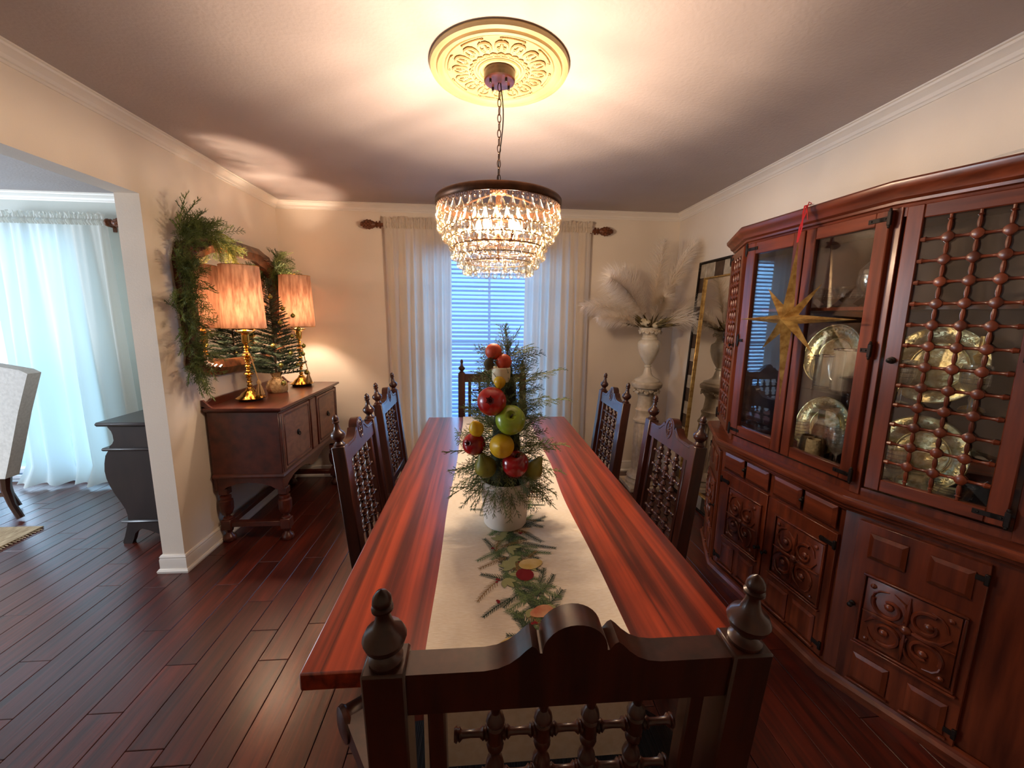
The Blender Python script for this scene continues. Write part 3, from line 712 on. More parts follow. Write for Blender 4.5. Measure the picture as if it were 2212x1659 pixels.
    for k in range(rows):
        zc = zlo+vp*(k+.8)
        for j in range(nc+1):
            x = -xin+pitch*(j+.5); v_ = cr_ @ Vector((x,0,zc)); inst('spool', spm, c, (v_.x, v_.y, v_.z+.45), (RAKE,0,0))
    if arm:
        for s_ in (-1,1):
            M = T(s_*W2, .02, 0) @ RZ(-s_*.62)
            prof_ = [(-.03,.65),(.06,.676),(.13,.686),(.19,.696),(.215,.704),(.215,.646),(.17,.650),(.10,.648),(.04,.636),(-.03,.62)]
            G().prism(prof_, -.026, .026, 'x', M).build('armrest', CHAIR, c)
            G().lathe([(.020,-.034),(.034,-.030),(.036,-.022),(.031,-.016),(.031,.016),(.036,.022),(.034,.030),(.020,.034)], 20, M @ T(0,.226,.676) @ RY(R(90))).build('arm_scroll', CHAIR, c)
            G().lathe([(.016,.42),(.020,.445),(.012,.46),(.018,.49),(.021,.515),(.013,.55),(.011,.58),(.017,.61),(.014,.63),(.016,.652)], 14, M @ T(0,.185,0)).build('arm_support', CHAIR, c)
    return c
a0 = make_chair('near dark carved armchair at the camera end of the table', True)
def place(c, top, rz, arm):
    h = (1.055 if arm else .995); off = (h-.45)*math.sin(RAKE)
    c.location = (top[0]-sin(rz)*off, top[1]+cos(rz)*off, 0); c.rotation_euler = (0,0,rz)
s0 = make_chair('dark carved side chair on the right of the table, nearest the camera', False)
chairs = [(dup(s0, (0,0,0), 0, 'dark carved side chair on the left of the table, nearest the camera'), (-.545,1.80), -pi/2),
          (dup(s0, (0,0,0), 0, 'dark carved side chair on the left of the table, nearer the far window'), (-.585,2.58), -pi/2),
          (dup(s0, (0,0,0), 0, 'dark carved side chair on the right of the table, nearer the urn'), (.885,2.58), pi/2),
          (s0, (.880,1.735), pi/2)]
for c, t, rz in chairs: place(c, t, rz, False); c['group'] = 'side chairs along the table'
a1 = dup(a0, (0,0,0), 0, 'far dark armchair at the window end of the table, behind the centrepiece')
place(a0, (.124,.476), 0, True); place(a1, (.103,3.26), pi, True)
# ---------------------------------------------------------------- china cabinet (local x = along the front towards the camera, local y = towards the wall)
CO = (1.435, 1.79, 0); CR = R(-85.84)
cab = thing('china_cabinet', 'large red brown china cabinet with canted lattice doors on the right wall', 'cabinet', CO, CR)
HF = .375; AN, LN = R(20.7), .60; AF, LF = R(28), .42; DB = .325
nearE = (HF+LN*cos(AN), LN*sin(AN)); farE = (-HF-LF*cos(AF), LF*sin(AF))
def plan(o=0.0, r=0.0):
    """front outline far -> near, pushed outwards by o (towards the room)"""
    P = [Vector((farE[0], DB)), Vector(farE), Vector((-HF, 0)), Vector((HF, 0)), Vector(nearE), Vector((nearE[0], DB))]
    out = []
    for i, p in enumerate(P):
        a = (P[i]-P[i-1]) if i > 0 else P[1]-P[0]; b = (P[i+1]-P[i]) if i < len(P)-1 else P[-1]-P[-2]
        a = a.normalized(); b = b.normalized(); na = Vector((a.y, -a.x)); nb = Vector((b.y, -b.x)); m = na+nb
        m = m/(m.length_squared/2)
        out.append((p.x+m.x*o, p.y+m.y*o))
    out[0] = (out[0][0], DB); out[-1] = (out[-1][0], DB)
    return out
def slab(o, z0, z1): return G().prism(plan(o), z0, z1, 'z')
def molding(prof): return G().sweep(prof, plan(0))
# base carcass
slab(-.006, .03, .76).build('base_body', CAB, cab, ang=None)
molding([(0,0),(.022,0),(.024,.03),(.014,.042),(.012,.055),(0,.06)]).build('plinth', CABH, cab, ang=30)
slab(.0, .005, .04).build('plinth_core', CAB, cab, ang=None)
molding([(0,.752),(.010,.756),(.012,.765),(.022,.770),(.024,.780),(.034,.786),(.038,.796),(.038,.808),(.030,.814),(0,.816)]).build('waist_moulding', CABH, cab, ang=30)
slab(.03, .79, .818).build('counter_top', CABH, cab, ang=None)
def face(kind):
    """frame (matrix) for a face: local x along, local z up, local -y outwards"""
    if kind == 'front': return T(0, 0, 0)
    if kind == 'near': return T(HF, 0, 0) @ RZ(AN)
    return T(-HF, 0, 0) @ RZ(-AF) @ T(-LF, 0, 0)
def mesh_on(g, name, m, parent, M, ang=40, **k):
    o = g.build(name, m, parent, ang=ang, **k); o.matrix_local = M; return o
def raised(w_, h_, t=.012):      # fielded panel centred on the origin, facing -y
    g = G(); x, z = w_/2, h_/2; b = min(.014, w_*.2)
    vs = [(-x,0,-z),(x,0,-z),(x,0,z),(-x,0,z),(-x,-t*.4,-z),(x,-t*.4,-z),(x,-t*.4,z),(-x,-t*.4,z),(-x+b,-t,-z+b),(x-b,-t,-z+b),(x-b,-t,z-b),(-x+b,-t,z-b)]
    fs = [(0,1,2,3)]
    for a in (0, 4): fs += [(a+i, a+4+i, a+4+(i+1) % 4, a+(i+1) % 4) for i in range(4)]
    fs.append((8,11,10,9)); fs = [tuple(reversed(f)) for f in fs]
    return g.add(vs, fs)
def edge_frame(w_, h_, t=.008, d=.012):  # thin raised bead round a panel
    g = G(); x, z = w_/2, h_/2
    for s_ in (-1,1):
        g.box((0,-d/2,s_*(z+t/2)), (w_+2*t, d, t), .002); g.box((s_*(x+t/2),-d/2,0), (t, d, h_), .002)
    return g
def carving(w_, h_):             # quatrefoil of scrolls on a raised square
    g = raised(w_, h_, .012); F = T(0,-.012,0) @ RX(R(90)); s = min(w_, h_)/.225
    for i in range(4):
        M = F @ RZ(pi/4+pi/2*i) @ T(.066*s, 0, 0)
        pts = []
        for k in range(26):
            t = k/25; a = .4+t*5.6; r_ = (.044-.026*t)*s
            pts.append((r_*cos(a), r_*sin(a), .003))
        g.tube(pts, [.0065*s*(1-.3*k/25) for k in range(26)], 6, M=M)
        g.ball((.002*s, -.002*s, .004), (.013*s,.013*s,.008), 8, 6, M)
        g.tube([(-.045*s,-.010*s,.003),(-.030*s,-.036*s,.005),(.0,-.050*s,.004),(.034*s,-.044*s,.002)], [.003,.006,.006,.002], 6, M=M)
    for i in range(4):
        M = F @ RZ(pi/2*i)
        g.tube([(.012*s,0,.002),(.045*s,.0,.006),(.080*s,0,.004),(.112*s,0,.001)], [.004,.008,.007,.002], 6, M=M)
    for i in range(4):
        cx_, cz_ = (w_/2-.022)*(1 if i in (0,3) else -1), (h_/2-.022)*(1 if i < 2 else -1)
        g.ball((cx_, cz_, .002), (.010,.010,.006), 8, 5, F)
        g.tube([(cx_*.55, cz_, .001), (cx_*.8, cz_*.93, .004), (cx_*.93, cz_*.8, .004), (cx_, cz_*.55, .001)], [.002,.004,.004,.002], 5, M=F)
    g.ball((0,0,.004), (.016*s,.016*s,.010), 10, 6, F)
    return g
# drawers row on the front
for i, (u0, u1) in enumerate(((-.335,-.183),(-.165,-.012),(.022,.180),(.196,.352))):
    d = mesh_on(raised(u1-u0, .095, .014), 'drawer_front', CABH, cab, T((u0+u1)/2, -.004, .706), ang=20)
for u in (-.174, .188):
    mesh_on(G().box((0,-.006,0),(.010,.012,.03),.002).lathe([(.007,0),(.009,.010),(.005,.016),(0,.018)], 10, T(0,-.008,0) @ RX(R(90))), 'latch', IRON, cab, T(u,-.002,.706))
def base_door(face_m, u0, u1, z0, z1, carv, smalls, tops=(), hinge=1):
    M = face_m @ T((u0+u1)/2, -.006, (z0+z1)/2); w_, h_ = u1-u0, z1-z0
    d = mesh_on(G().box((0,.004,0), (w_, .016, h_), .002), 'door', CAB, cab, M)
    um, zm = (u0+u1)/2, (z0+z1)/2
    a, b, c, e = carv
    L = T((a+b)/2-um, -.005, (c+e)/2-zm)
    mesh_on(carving(b-a-.01, e-c-.01), 'carved_panel', CAB, d, L); mesh_on(edge_frame(b-a, e-c), 'panel_bead', CAB, d, L)
    for a, b, c, e in list(smalls)+list(tops):
        L = T((a+b)/2-um, -.005, (c+e)/2-zm)
        mesh_on(raised(b-a, e-c, .010), 'door_panel', CAB, d, L, ang=20)
    for a, b, c, e in smalls:
        mesh_on(G().box((0,-.008,0), (b-a+.02, .014, .008), .002), 'panel_sill', CAB, d, T((a+b)/2-um, -.004, c-.008-zm))
    a, b, c, e = carv; mesh_on(G().box((0,-.009,0), (b-a+.03, .016, .009), .002), 'panel_sill', CAB, d, T((a+b)/2-um, -.004, c-.014-zm))
    for zz_ in (h_/2-.05, -h_/2+.05):
        s_ = hinge
        g = G().box((s_*(w_/2-.03),-.007,zz_), (.065,.005,.018), .001).box((s_*(w_/2-.004),-.007,zz_), (.012,.010,.038), .002)
        g.lathe([(.012,0),(.012,.004),(0,.005)], 6, T(s_*(w_/2-.062),-.006,zz_) @ RX(R(90)))
        mesh_on(g, 'strap_hinge', IRON, d, Matrix())
    k = G().lathe([(.010,0),(.010,.004),(.004,.007),(.004,.016),(.009,.020),(.009,.026),(0,.030)], 12, T(-hinge*(w_/2-.02),-.005,-.005) @ RX(R(90)))
    mesh_on(k, 'knob', IRON, d, Matrix())
FR, NE, FA = face('front'), face('near'), face('far')
base_door(FR, -.350, -.004, .075, .640, (-.268,-.035,.285,.570), [(-.292,-.190,.105,.235),(-.150,-.040,.105,.235)], hinge=-1)
base_door(FR, .004, .366, .075, .640, (.070,.325,.285,.570), [(.055,.180,.105,.235),(.205,.325,.105,.235)], hinge=1)
for Fm in (NE, FA):
    base_door(Fm, .05, .395, .055, .735, (.102,.365,.255,.530), [(.098,.208,.080,.195),(.262,.366,.080,.195)], [(.092,.202,.600,.700),(.258,.366,.600,.700)], hinge=1 if Fm is NE else -1)
# upper part: floor, back, top, posts, cornice
UZ0, UZ1, UV = .818, 1.905, .03
def uplan(o=0.0): return [(x, y) for x, y in plan(-UV+o)]
G().box(((farE[0]+nearE[0])/2, DB-.008, (UZ0+UZ1)/2), (nearE[0]-farE[0]-.03, .014, UZ1-UZ0)).build('back_panel', CABIN, cab, ang=None)
G().prism(uplan(-.004), UZ1-.04, UZ1, 'z').build('top_board', CAB, cab, ang=None)
G().prism(uplan(-.004), UZ0, UZ0+.03, 'z').build('bottom_board', CAB, cab, ang=None)
CORN = [(-.02,1.895),(0,1.895),(.004,1.905),(.014,1.909),(.016,1.918),(.028,1.926),(.034,1.942),(.046,1.954),(.052,1.962),(.054,1.976),(.046,1.984),(-.02,1.986)]
G().sweep([(a-.03, b) for a, b in CORN], plan(0)).build('cornice', CABH, cab, ang=30)
G().prism(uplan(0), 1.90, 1.975, 'z').build('cornice_core', CAB, cab, ang=None)
P_ = uplan(0)
for i, (x, y) in enumerate(P_[1:5]):
    wd = .036 if i in (1,2) else .03
    a = (-AF, -AF/2, AN/2, AN)[i]
    sgn = (1,0,0,-1)[i]
    mesh_on(G().box((sgn*.014, .018, (UZ0+UZ1)/2), (wd, .034, UZ1-UZ0-.002), .002), 'corner_post', CAB, cab, T(x, y, 0) @ RZ(a))
mesh_on(G().box((.497, UV+.008, (UZ0+UZ1)/2), (.170, .018, UZ1-UZ0-.004), .002), 'end_stile', CAB, cab, NE)
for s_, e in ((-1, farE), (1, nearE)):
    G().box((e[0]-s_*(.03*0+.022), (e[1]+.045+DB)/2, (UZ0+UZ1)/2), (.016, DB-e[1]-.045, UZ1-UZ0-.002), .001).build('side_panel', CAB, cab, ang=None)
for z, m, tk in ((1.19, GLASS, .006), (1.555, CAB, .014)):
    G().prism([(x, y) for x, y in plan(-.075)], z-tk, z, 'z').build('shelf', m, cab, ang=None)
def pane_door(Fm, u0, u1, z0, z1, st, lattice=False, hinge=1, kn=0):
    w_, h_ = u1-u0, z1-z0; M = Fm @ T((u0+u1)/2, UV-.010, (z0+z1)/2)
    g = G()
    for s_ in (-1,1): g.box((s_*(w_/2-st/2), 0, 0), (st, .024, h_), .003)
    d = mesh_on(g, 'glass_door', CAB, cab, M)
    for s_ in (-1,1): mesh_on(G().box((0, 0, s_*(h_/2-st/2)), (w_-2*st, .023, st), .003), 'door_rail', CABH, d, Matrix())
    mesh_on(G().box((0,.004,0), (w_-2*st, .003, h_-2*st)), 'glass_pane', GLASS, d, Matrix(), ang=None)
    if kn: mesh_on(G().lathe([(.013,0),(.013,.003),(.004,.006),(.004,.014),(.009,.018),(.009,.024),(0,.028)], 12, T(-hinge*(w_/2-st/2),-.012,-.02) @ RX(R(90))), 'knob', IRON, d, Matrix())
    for zz_ in (h_/2-.03, 0.01, -h_/2+.03):
        big = abs(zz_) > .1; s_ = hinge
        g = G().box((s_*(w_/2+.001),-.014,zz_), (.014,.010,.05), .002).box((s_*(w_/2-.02),-.0135,zz_), (.03,.004,.016), .001)
        if big: g.box((s_*(w_/2-.045),-.0135,zz_), (.06,.004,.016), .001)
        for q in (0,1): g.ball((s_*(w_/2-.012-(.05 if big else .018)*q),-.0155,zz_), .004, 6, 4)
        for t in (-1,1): g.ball((s_*(w_/2+.001),-.014,zz_+t*.028), (.006,.005,.008), 6, 4)
        mesh_on(g, 'hinge', IRON, d, Matrix())
    if lattice:
        iw, ih = w_-2*st, h_-2*st; n = 3; px = iw/(n+1); nr = 12; pz = ih/(nr+1)
        prof = [(.005,-ih/2)]
        for r_ in range(nr+1):
            zc = -ih/2+pz*(r_+.5)
            prof += [(.0045,zc-.34*pz),(.0085,zc-.30*pz),(.0045,zc-.24*pz),(.0070,zc-.08*pz),(.0070,zc+.08*pz),(.0045,zc+.24*pz),(.0085,zc+.30*pz),(.0045,zc+.34*pz)]
        prof.append((.005, ih/2))
        vm = G().lathe(prof, 8).mesh('lattice_spindle', CAB)
        for i in range(n): o = inst('lattice_spindle', vm, d, (-iw/2+px*(i+1), -.006, 0))
        L = px-.026; h2 = L/2+.0125
        hm = G().lathe([(.0065,-h2),(.0095,-h2*.62),(.0060,-h2*.48),(.0045,0),(.0060,h2*.48),(.0095,h2*.62),(.0065,h2)], 8, RY(R(90))).mesh('lattice_bar', CAB)
        km = G().lathe([(0,-.011),(.011,-.011),(.0160,-.008),(.0170,0),(.0160,.008),(.011,.011),(0,.011)], 12, RX(R(90))).mesh('lattice_knot', CAB)
        for r_ in range(nr):
            z = ih/2-pz*(r_+1)
            for i in range(n+1): inst('lattice_bar', hm, d, (-iw/2+px*(i+.5), -.006, z))
            for i in range(n): inst('lattice_knot', km, d, (-iw/2+px*(i+1), -.006, z))
    return d
pane_door(FR, -.350, .006, .862, 1.893, .058, hinge=-1)
pane_door(FR, .014, .366, .862, 1.893, .050, hinge=1)
pane_door(NE, .040, .400, .862, 1.893, .046, True, hinge=1, kn=1)
pane_door(FA, .020, .400, .862, 1.893, .046, True, hinge=-1, kn=1)
def cab_pt(u, v, z):
    return Vector((CO[0]+u*cos(CR)-v*sin(CR), CO[1]+u*sin(CR)+v*cos(CR), z))
def in_cab(name, label, cat, u, v, z, group=None, rz=0): return thing(name, label, cat, cab_pt(u, v, z), CR+rz, group)
# platters and glassware on the shelves
def platter(label, u, v, z, r_, m=SILVER, rz=0):
    t = in_cab('platter', label, 'platter', u, v, z, 'embossed metal platters', rz)
    M = T(0,0,r_) @ RX(R(78))
    G().lathe([(0,-.004),(r_*.6,-.004),(r_*.66,.010),(r_*.97,.020),(r_,.024),(r_*.97,.026),(r_*.66,.016),(r_*.58,.002),(0,.002)], 56, M).build('plate', m, t)
    g = G(); n = 40
    for k in range(n): a = 2*pi*k/n; g.ball((r_*.83*cos(a), r_*.83*sin(a), .020), (.006,.006,.004), 6, 4, M)
    torus(g, (0,0,.003), r_*.55, .003, 48, 5, M=M); torus(g, (0,0,.025), r_*.98, .003, 56, 5, M=M)
    g.build('embossing', m, t)
    return t
ZS = (UZ0+.031, 1.191, 1.556)
PL = 'large round embossed metal platter standing '
platter(PL+'behind the glass pitcher on the middle shelf', .010, .245, ZS[1], .145)
platter(PL+'on the bottom shelf behind the bottle and goblets', .010, .245, ZS[0], .142)
platter(PL+'on the middle shelf behind the lattice door', .435, .235, ZS[1], .145, rz=R(12))
platter(PL+'on the bottom shelf behind the lattice door', .425, .245, ZS[0], .145, rz=R(12))
def vessel(name, label, cat, u, v, z, prof, m=GLASSW, group=None, extra=None, n=20, ribs=0):
    t = in_cab(name, label, cat, u, v, z, group)
    G().lathe(prof, n).build('body' if extra else 'bowl', m, t, ang=60)
    if extra: extra(t)
    return t
GOB = [(0,0),(.030,.0),(.031,.004),(.006,.010),(.005,.055),(.009,.062),(.026,.080),(.036,.105),(.038,.135),(.035,.165),(.033,.165),(.035,.135),(.033,.107),(.022,.084),(0,.070)]
def cuts(r_, z0, z1, n):
    def f(t):
        g = G()
        for k in range(n):
            a = 2*pi*k/n; g.tube([(r_*cos(a),r_*sin(a),z0),(r_*1.05*cos(a+.2),r_*1.05*sin(a+.2),z1)], .0022, 4)
        for k in range(4): torus(g, (0,0,z0+(z1-z0)*(k+.5)/4), r_*1.02, .0018, 20, 4)
        g.build('cut_pattern', GLASSW, t)
    return f
for i, (u, v, s_) in enumerate(((-.02,.14,'left of the pottery tumblers'),(.185,.13,'right of the pottery tumblers'),(.10,.20,'behind the front pottery tumbler'))):
    vessel('goblet', 'crystal goblet on the bottom shelf, '+s_, 'goblet', u, v, ZS[0], GOB, extra=cuts(.035,.095,.160,12), group='goblets on the bottom shelf')
POTP = [(0,0),(.030,0),(.032,.01),(.030,.10),(.026,.112),(.024,.112),(.026,.10),(.026,.01),(0,.008)]
vessel('pottery_cup', 'cream textured pottery tumbler at the front of the bottom shelf', 'cup', .110, .09, ZS[0], POTP, WICK)
vessel('pottery_cup', 'cream textured pottery tumbler further left on the bottom shelf', 'cup', .050, .12, ZS[0], POTP, WICK)
vessel('wine_bottle', 'pale bottle with a dark neck standing before the lower platter', 'bottle', .045, .18, ZS[0], [(0,0),(.030,0),(.031,.01),(.030,.13),(.024,.155),(.012,.18),(.011,.22),(.013,.222),(.013,.23),(0,.23)], WICK, extra=lambda t: G().lathe([(.0135,.185),(.0140,.19),(.0140,.232),(0,.234)], 14).build('foil_cap', BLACK, t))
def pitcher(label, u, v, z, s=1.0):
    t = in_cab('glass_pitcher', label, 'pitcher', u, v, z)
    G().lathe([(0,0),(.058*s,0),(.062*s,.008),(.060*s,.13*s),(.064*s,.185*s),(.060*s,.185*s),(.056*s,.13*s),(.057*s,.012),(0,.010)], 8, RZ(R(22))).build('body', GLASSW, t, ang=20)
    G().tube([(-.060*s,0,.165*s),(-.095*s,0,.150*s),(-.100*s,0,.10*s),(-.085*s,0,.05*s),(-.060*s,0,.035*s)], .006, 8).build('handle', GLASSW, t)
    g = G(); torus(g, (0,0,.185*s), .063*s, .004, 24, 6); g.build('silver_rim', plain('chrome_rim', (.8,.82,.84,1), rough=.1, metal=1.0), t)
pitcher('faceted glass pitcher with a bright silver rim on the middle shelf', .185, .14, ZS[1], 1.0)
pitcher('smaller faceted glass pitcher on the middle shelf, left of the silver rimmed one', .055, .16, ZS[1], .8)
BOWL = [(0,0),(.034,0),(.036,.006),(.016,.016),(.030,.03),(.058,.052),(.070,.085),(.066,.085),(.054,.055),(.026,.035),(0,.028)]
for i, (u, v, z, l) in enumerate(((.02,.16,2,'on the top shelf, far one behind the star'),(.115,.16,2,'on the top shelf, near one by the hinge'),(.36,.13,0,'at the far side of the bottom shelf behind the lattice'),(.56,.20,0,'at the near side of the bottom shelf behind the lattice'))):
    vessel('crystal_bowl', 'footed cut crystal bowl '+l, 'bowl', u, v, ZS[z], BOWL, extra=cuts(.055,.04,.08,16), group='cut crystal bowls')
def tall(label, u, v, z):
    t = in_cab('lidded_jar', label, 'jar', u, v, z)
    G().lathe([(0,0),(.035,0),(.012,.02),(.012,.04),(.045,.07),(.050,.11),(.046,.13),(.044,.13),(.046,.10),(.010,.05),(0,.05)], 20).build('body', GLASSW, t, ang=60)
    G().lathe([(.048,.132),(.046,.15),(.028,.17),(.012,.19),(.014,.20),(.008,.215),(.012,.23),(.004,.27),(0,.275)], 20).build('lid', GLASSW, t, ang=60)
tall('tall lidded cut crystal jar with spire on the top shelf', .195, .17, ZS[2])
for i, (u, v, z, l) in enumerate(((.33,.14,1,'on the middle shelf behind the lattice, far side'),(.40,.13,1,'on the middle shelf before the platter'),(.57,.20,1,'on the middle shelf behind the lattice, near side'),(.43,.13,0,'on the bottom shelf before the platter'),(.33,.13,2,'on the top shelf behind the lattice, far side'))):
    vessel('goblet', 'crystal goblet '+l, 'goblet', u, v, ZS[z], GOB, extra=cuts(.035,.095,.160,12), group='goblets behind the lattice door')
t = in_cab('gold_candlestick', 'gilt candlestick on the middle shelf behind the lattice door, near side', 'candlestick', .545, .25, ZS[1]); 
G().lathe([(0,0),(.035,0),(.030,.01),(.010,.02),(.014,.04),(.008,.06),(.012,.10),(.008,.14),(.014,.17),(.022,.19),(.012,.20),(.012,.26),(0,.26)], 16).build('stick', GOLD, t)


# star on the cabinet and its ribbon
u_, v_, zst = .050, -.060, 1.502
st = thing('hanging_star', 'antique gold eight pointed star hanging in front of the cabinet doors', 'star', cab_pt(u_, v_, zst), CR)
g = G(); tips = []
for k in range(8):
    a = pi/2+k*pi/4; L = (.335 if k == 0 else .370 if k == 4 else .312) if k % 2 == 0 else .205
    tips.append((L, a)); 
vs = [(0,-.046,0), (0,.0,0)]
for k in range(8):
    L, a = tips[k]; vs.append((L*cos(a), 0, L*sin(a))); b = a+pi/8; rr_ = .052; vs.append((rr_*cos(b), 0, rr_*sin(b)))
fs = []
for i in range(16): j = (i+1) % 16; fs.append((0, 2+j, 2+i)); fs.append((1, 2+i, 2+j))
g.add(vs, fs).build('star_body', GOLD, st, ang=5)
rb = thing('red_ribbon', 'red ribbon looped over the cornice and holding the gold star', 'ribbon', cab_pt(.06, -.055, 1.832), CR)
g = G()
for dx, a, b in ((.0,.010,.004),(.012,-.004,.014)):
    pts = [(-.018+dx*.2,-.004,.0),(-.012+dx,-.006,.06),(a,-.004,.120),(a,.0,.150),(a,.03,.152)]
    for (x0_, y0_, z0_), (x1_, y1_, z1_) in zip(pts[:-1], pts[1:]):
        d = .0045 if z1_ < .15 else .005
        g.add([(x0_-d,y0_,z0_),(x0_+d,y0_-.001,z0_),(x1_+d,y1_-.001,z1_),(x1_-d,y1_,z1_)], [(0,1,2,3)])
g.build('band', RED, rb)
G().tube([(.008,.004,.150),(.016,-.002,.158),(.022,.006,.152),(.012,.008,.150)], .002, 4).tube([(.004,-.004,.148),(.020,-.008,.120),(.024,-.006,.085)], .0022, 4).build('bow', RED, rb)
# white cable on top of the cabinet
cb = thing('white_cable', 'thin white cable looping over the top of the china cabinet', 'cable', cab_pt(.55, .12, 1.99))
g = G()
for q in (0, .010):
    g.tube([cab_pt(.18+.05*k, .30-.006*k, 1.99+q*.3+.055*sin(pi*k/12))-Vector(cb.location) for k in range(13)], .0028, 5)
g.build('cord', WHITEP, cb)
# ---------------------------------------------------------------- sideboard on the left
SX0, SX1, SY0, SY1 = -1.700, -1.270, 2.615, 3.63
sb = thing('sideboard', 'dark antique mahogany sideboard on turned legs under the mirror', 'sideboard', (0,0,0))
def B(x0, x1, y0, y1, z0, z1, name, m, parent=sb, b=.003): return G().box(((x0+x1)/2, (y0+y1)/2, (z0+z1)/2), (x1-x0, y1-y0, z1-z0), b).build(name, m, parent)
B(SX0, SX1, SY0, SY1, .46, .885, 'body', SIDEB)
G().sweep([(0,.885),(.012,.887),(.018,.893),(.030,.900),(.032,.910),(.028,.916),(0,.917)], [(SX0,SY0),(SX1,SY0),(SX1,SY1),(SX0,SY1)]).box(((SX0+SX1)/2,(SY0+SY1)/2,.901),(SX1-SX0,SY1-SY0,.031)).build('top', SIDEB, sb)
G().sweep([(0,.450),(.010,.452),(.012,.462),(.008,.470),(.004,.476),(0,.478)], [(SX0,SY0),(SX1,SY0),(SX1,SY1),(SX0,SY1)]).build('lower_moulding', SIDEB, sb, ang=30)
# gallery board at the back
L = SY1-SY0; gp = [(SY0-.02,.917),(SY1+.02,.917),(SY1+.02,.925),(SY1-.005,.945),(SY1-.05,.952),(SY1-.06,.962),(SY0+.06,.962),(SY0+.05,.952),(SY0+.005,.945),(SY0-.02,.925)]
G().prism(gp, SX0-.012, SX0+.006, 'x').build('gallery_board', SIDEB, sb)
for y in (SY0-.012, SY1+.012): G().prism([(SX0-.012,.917),(SX0+.05,.917),(SX0+.03,.930),(SX0+.012,.950),(SX0-.002,.966),(SX0-.012,.966)], y-.008, y+.008, 'y').build('gallery_scroll', SIDEB, sb)
# scalloped skirts
def skirt(a, b, n):
    p = [(a,.455),(a,.372)]
    q = [(0,0),(.05,-.006),(.12,0),(.18,.018),(.24,.026),(.32,.040),(.5,.046),(.68,.040),(.76,.026),(.82,.018),(.88,0),(.95,-.006),(1,0)]
    for k in range(n): p += [(a+(b-a)*(k+t)/n, .372+z) for t, z in q][(1 if k else 0):]
    return p+[(b,.455)]
for x in (SX0+.006, SX1-.020): G().prism(skirt(SY0,SY1,1 if x < -1.6 else 2), x, x+.014, 'x').build('skirt', SIDEB, sb)
for y in (SY0+.002, SY1-.016): G().prism(skirt(SX0,SX1,1), y, y+.014, 'y').build('skirt', SIDEB, sb)
# front: two doors with framed panels, centre strip
FX = SX1
for (y0, y1) in ((SY0+.03, SY0+.45), (SY0+.60, SY1-.02)):
    d = B(FX-.002, FX+.010, y0, y1, .495, .870, 'door', SIDEP)
    for q in (0,):
        g = G(); yc, zc, w_, h_ = (y0+y1)/2, .6825, y1-y0-.04, .335; x = FX+.011
        for s_ in (-1,1):
            g.box((x, yc, zc+s_*h_/2), (.006, w_, .010), .002); g.box((x, yc+s_*w_/2, zc), (.006, .010, h_), .002)
        g.build('panel_bead', SIDEB, d)
    yk = yc
    g = G().lathe([(.020,0),(.021,.003),(.014,.006),(0,.007)], 18, T(FX+.010, yk, .69) @ RY(R(90))); torus(g, (0,0,0), .013, .0028, 18, 6, M=T(FX+.020, yk, .680) @ RY(R(90)))
    g.build('ring_pull', IRON, d)
    for yy in (y0+.025, y1-.025):
        for zz_ in (.52, .845): G().ball((FX+.012,yy,zz_), (.004,.009,.009), 8, 6).build('rosette', SIDEB, d)
B(FX-.002, FX+.014, SY0+.46, SY0+.475, .49, .875, 'pilaster', SIDEB); B(FX-.002, FX+.007, SY0+.48, SY0+.575, .495, .870, 'centre_panel', SIDEP); B(FX-.002, FX+.014, SY0+.58, SY0+.592, .49, .875, 'pilaster', SIDEB)
B(FX-.002, FX+.012, SY0, SY0+.024, .49, .875, 'pilaster', SIDEB); B(FX-.002, FX+.012, SY1-.016, SY1, .49, .875, 'pilaster', SIDEB)
legp = G().box((0,0,.350), (.055,.055,.045), .003).lathe([(.020,.332),(.018,.320),(.032,.314),(.034,.304),(.030,.292),(.040,.284),(.042,.262),(.040,.220),(.030,.190),(.018,.180),(.017,.170),(.026,.164),(.028,.156),(.020,.150)][::-1], 20).box((0,0,.118), (.062,.062,.070), .004).lathe([(.016,.0),(.034,.004),(.040,.018),(.036,.034),(.022,.046),(.018,.060),(.026,.072),(.028,.084)], 20).mesh('leg', SIDEB)
for x in (SX0+.035, SX1-.022):
    for y in (SY0+.045, SY1-.045): inst('leg', legp, sb, (x,y,0))
for y in (SY0+.045, SY1-.045): B(SX0+.06, SX1-.05, y-.02, y+.02, .100, .135, 'stretcher', SIDEB)
B(SX0+.015, SX0+.055, SY0+.08, SY1-.08, .100, .135, 'stretcher', SIDEB)
# black cord hanging under it
cc = thing('black_lamp_cord', 'thin black cord hanging in loops below the sideboard', 'cord', (-1.69, 2.9, .40))
G().tube([(0,-.02,.06),(.01,-.04,-.02),(.02,-.02,-.09),(.02,.03,-.07),(.015,.02,.0),(.02,-.01,.02),(.03,.0,-.05),(.03,.05,-.10),(.02,.12,-.13),(.01,.25,-.14),(.005,.35,-.10)], .0025, 5).build('wire', BLACK, cc)

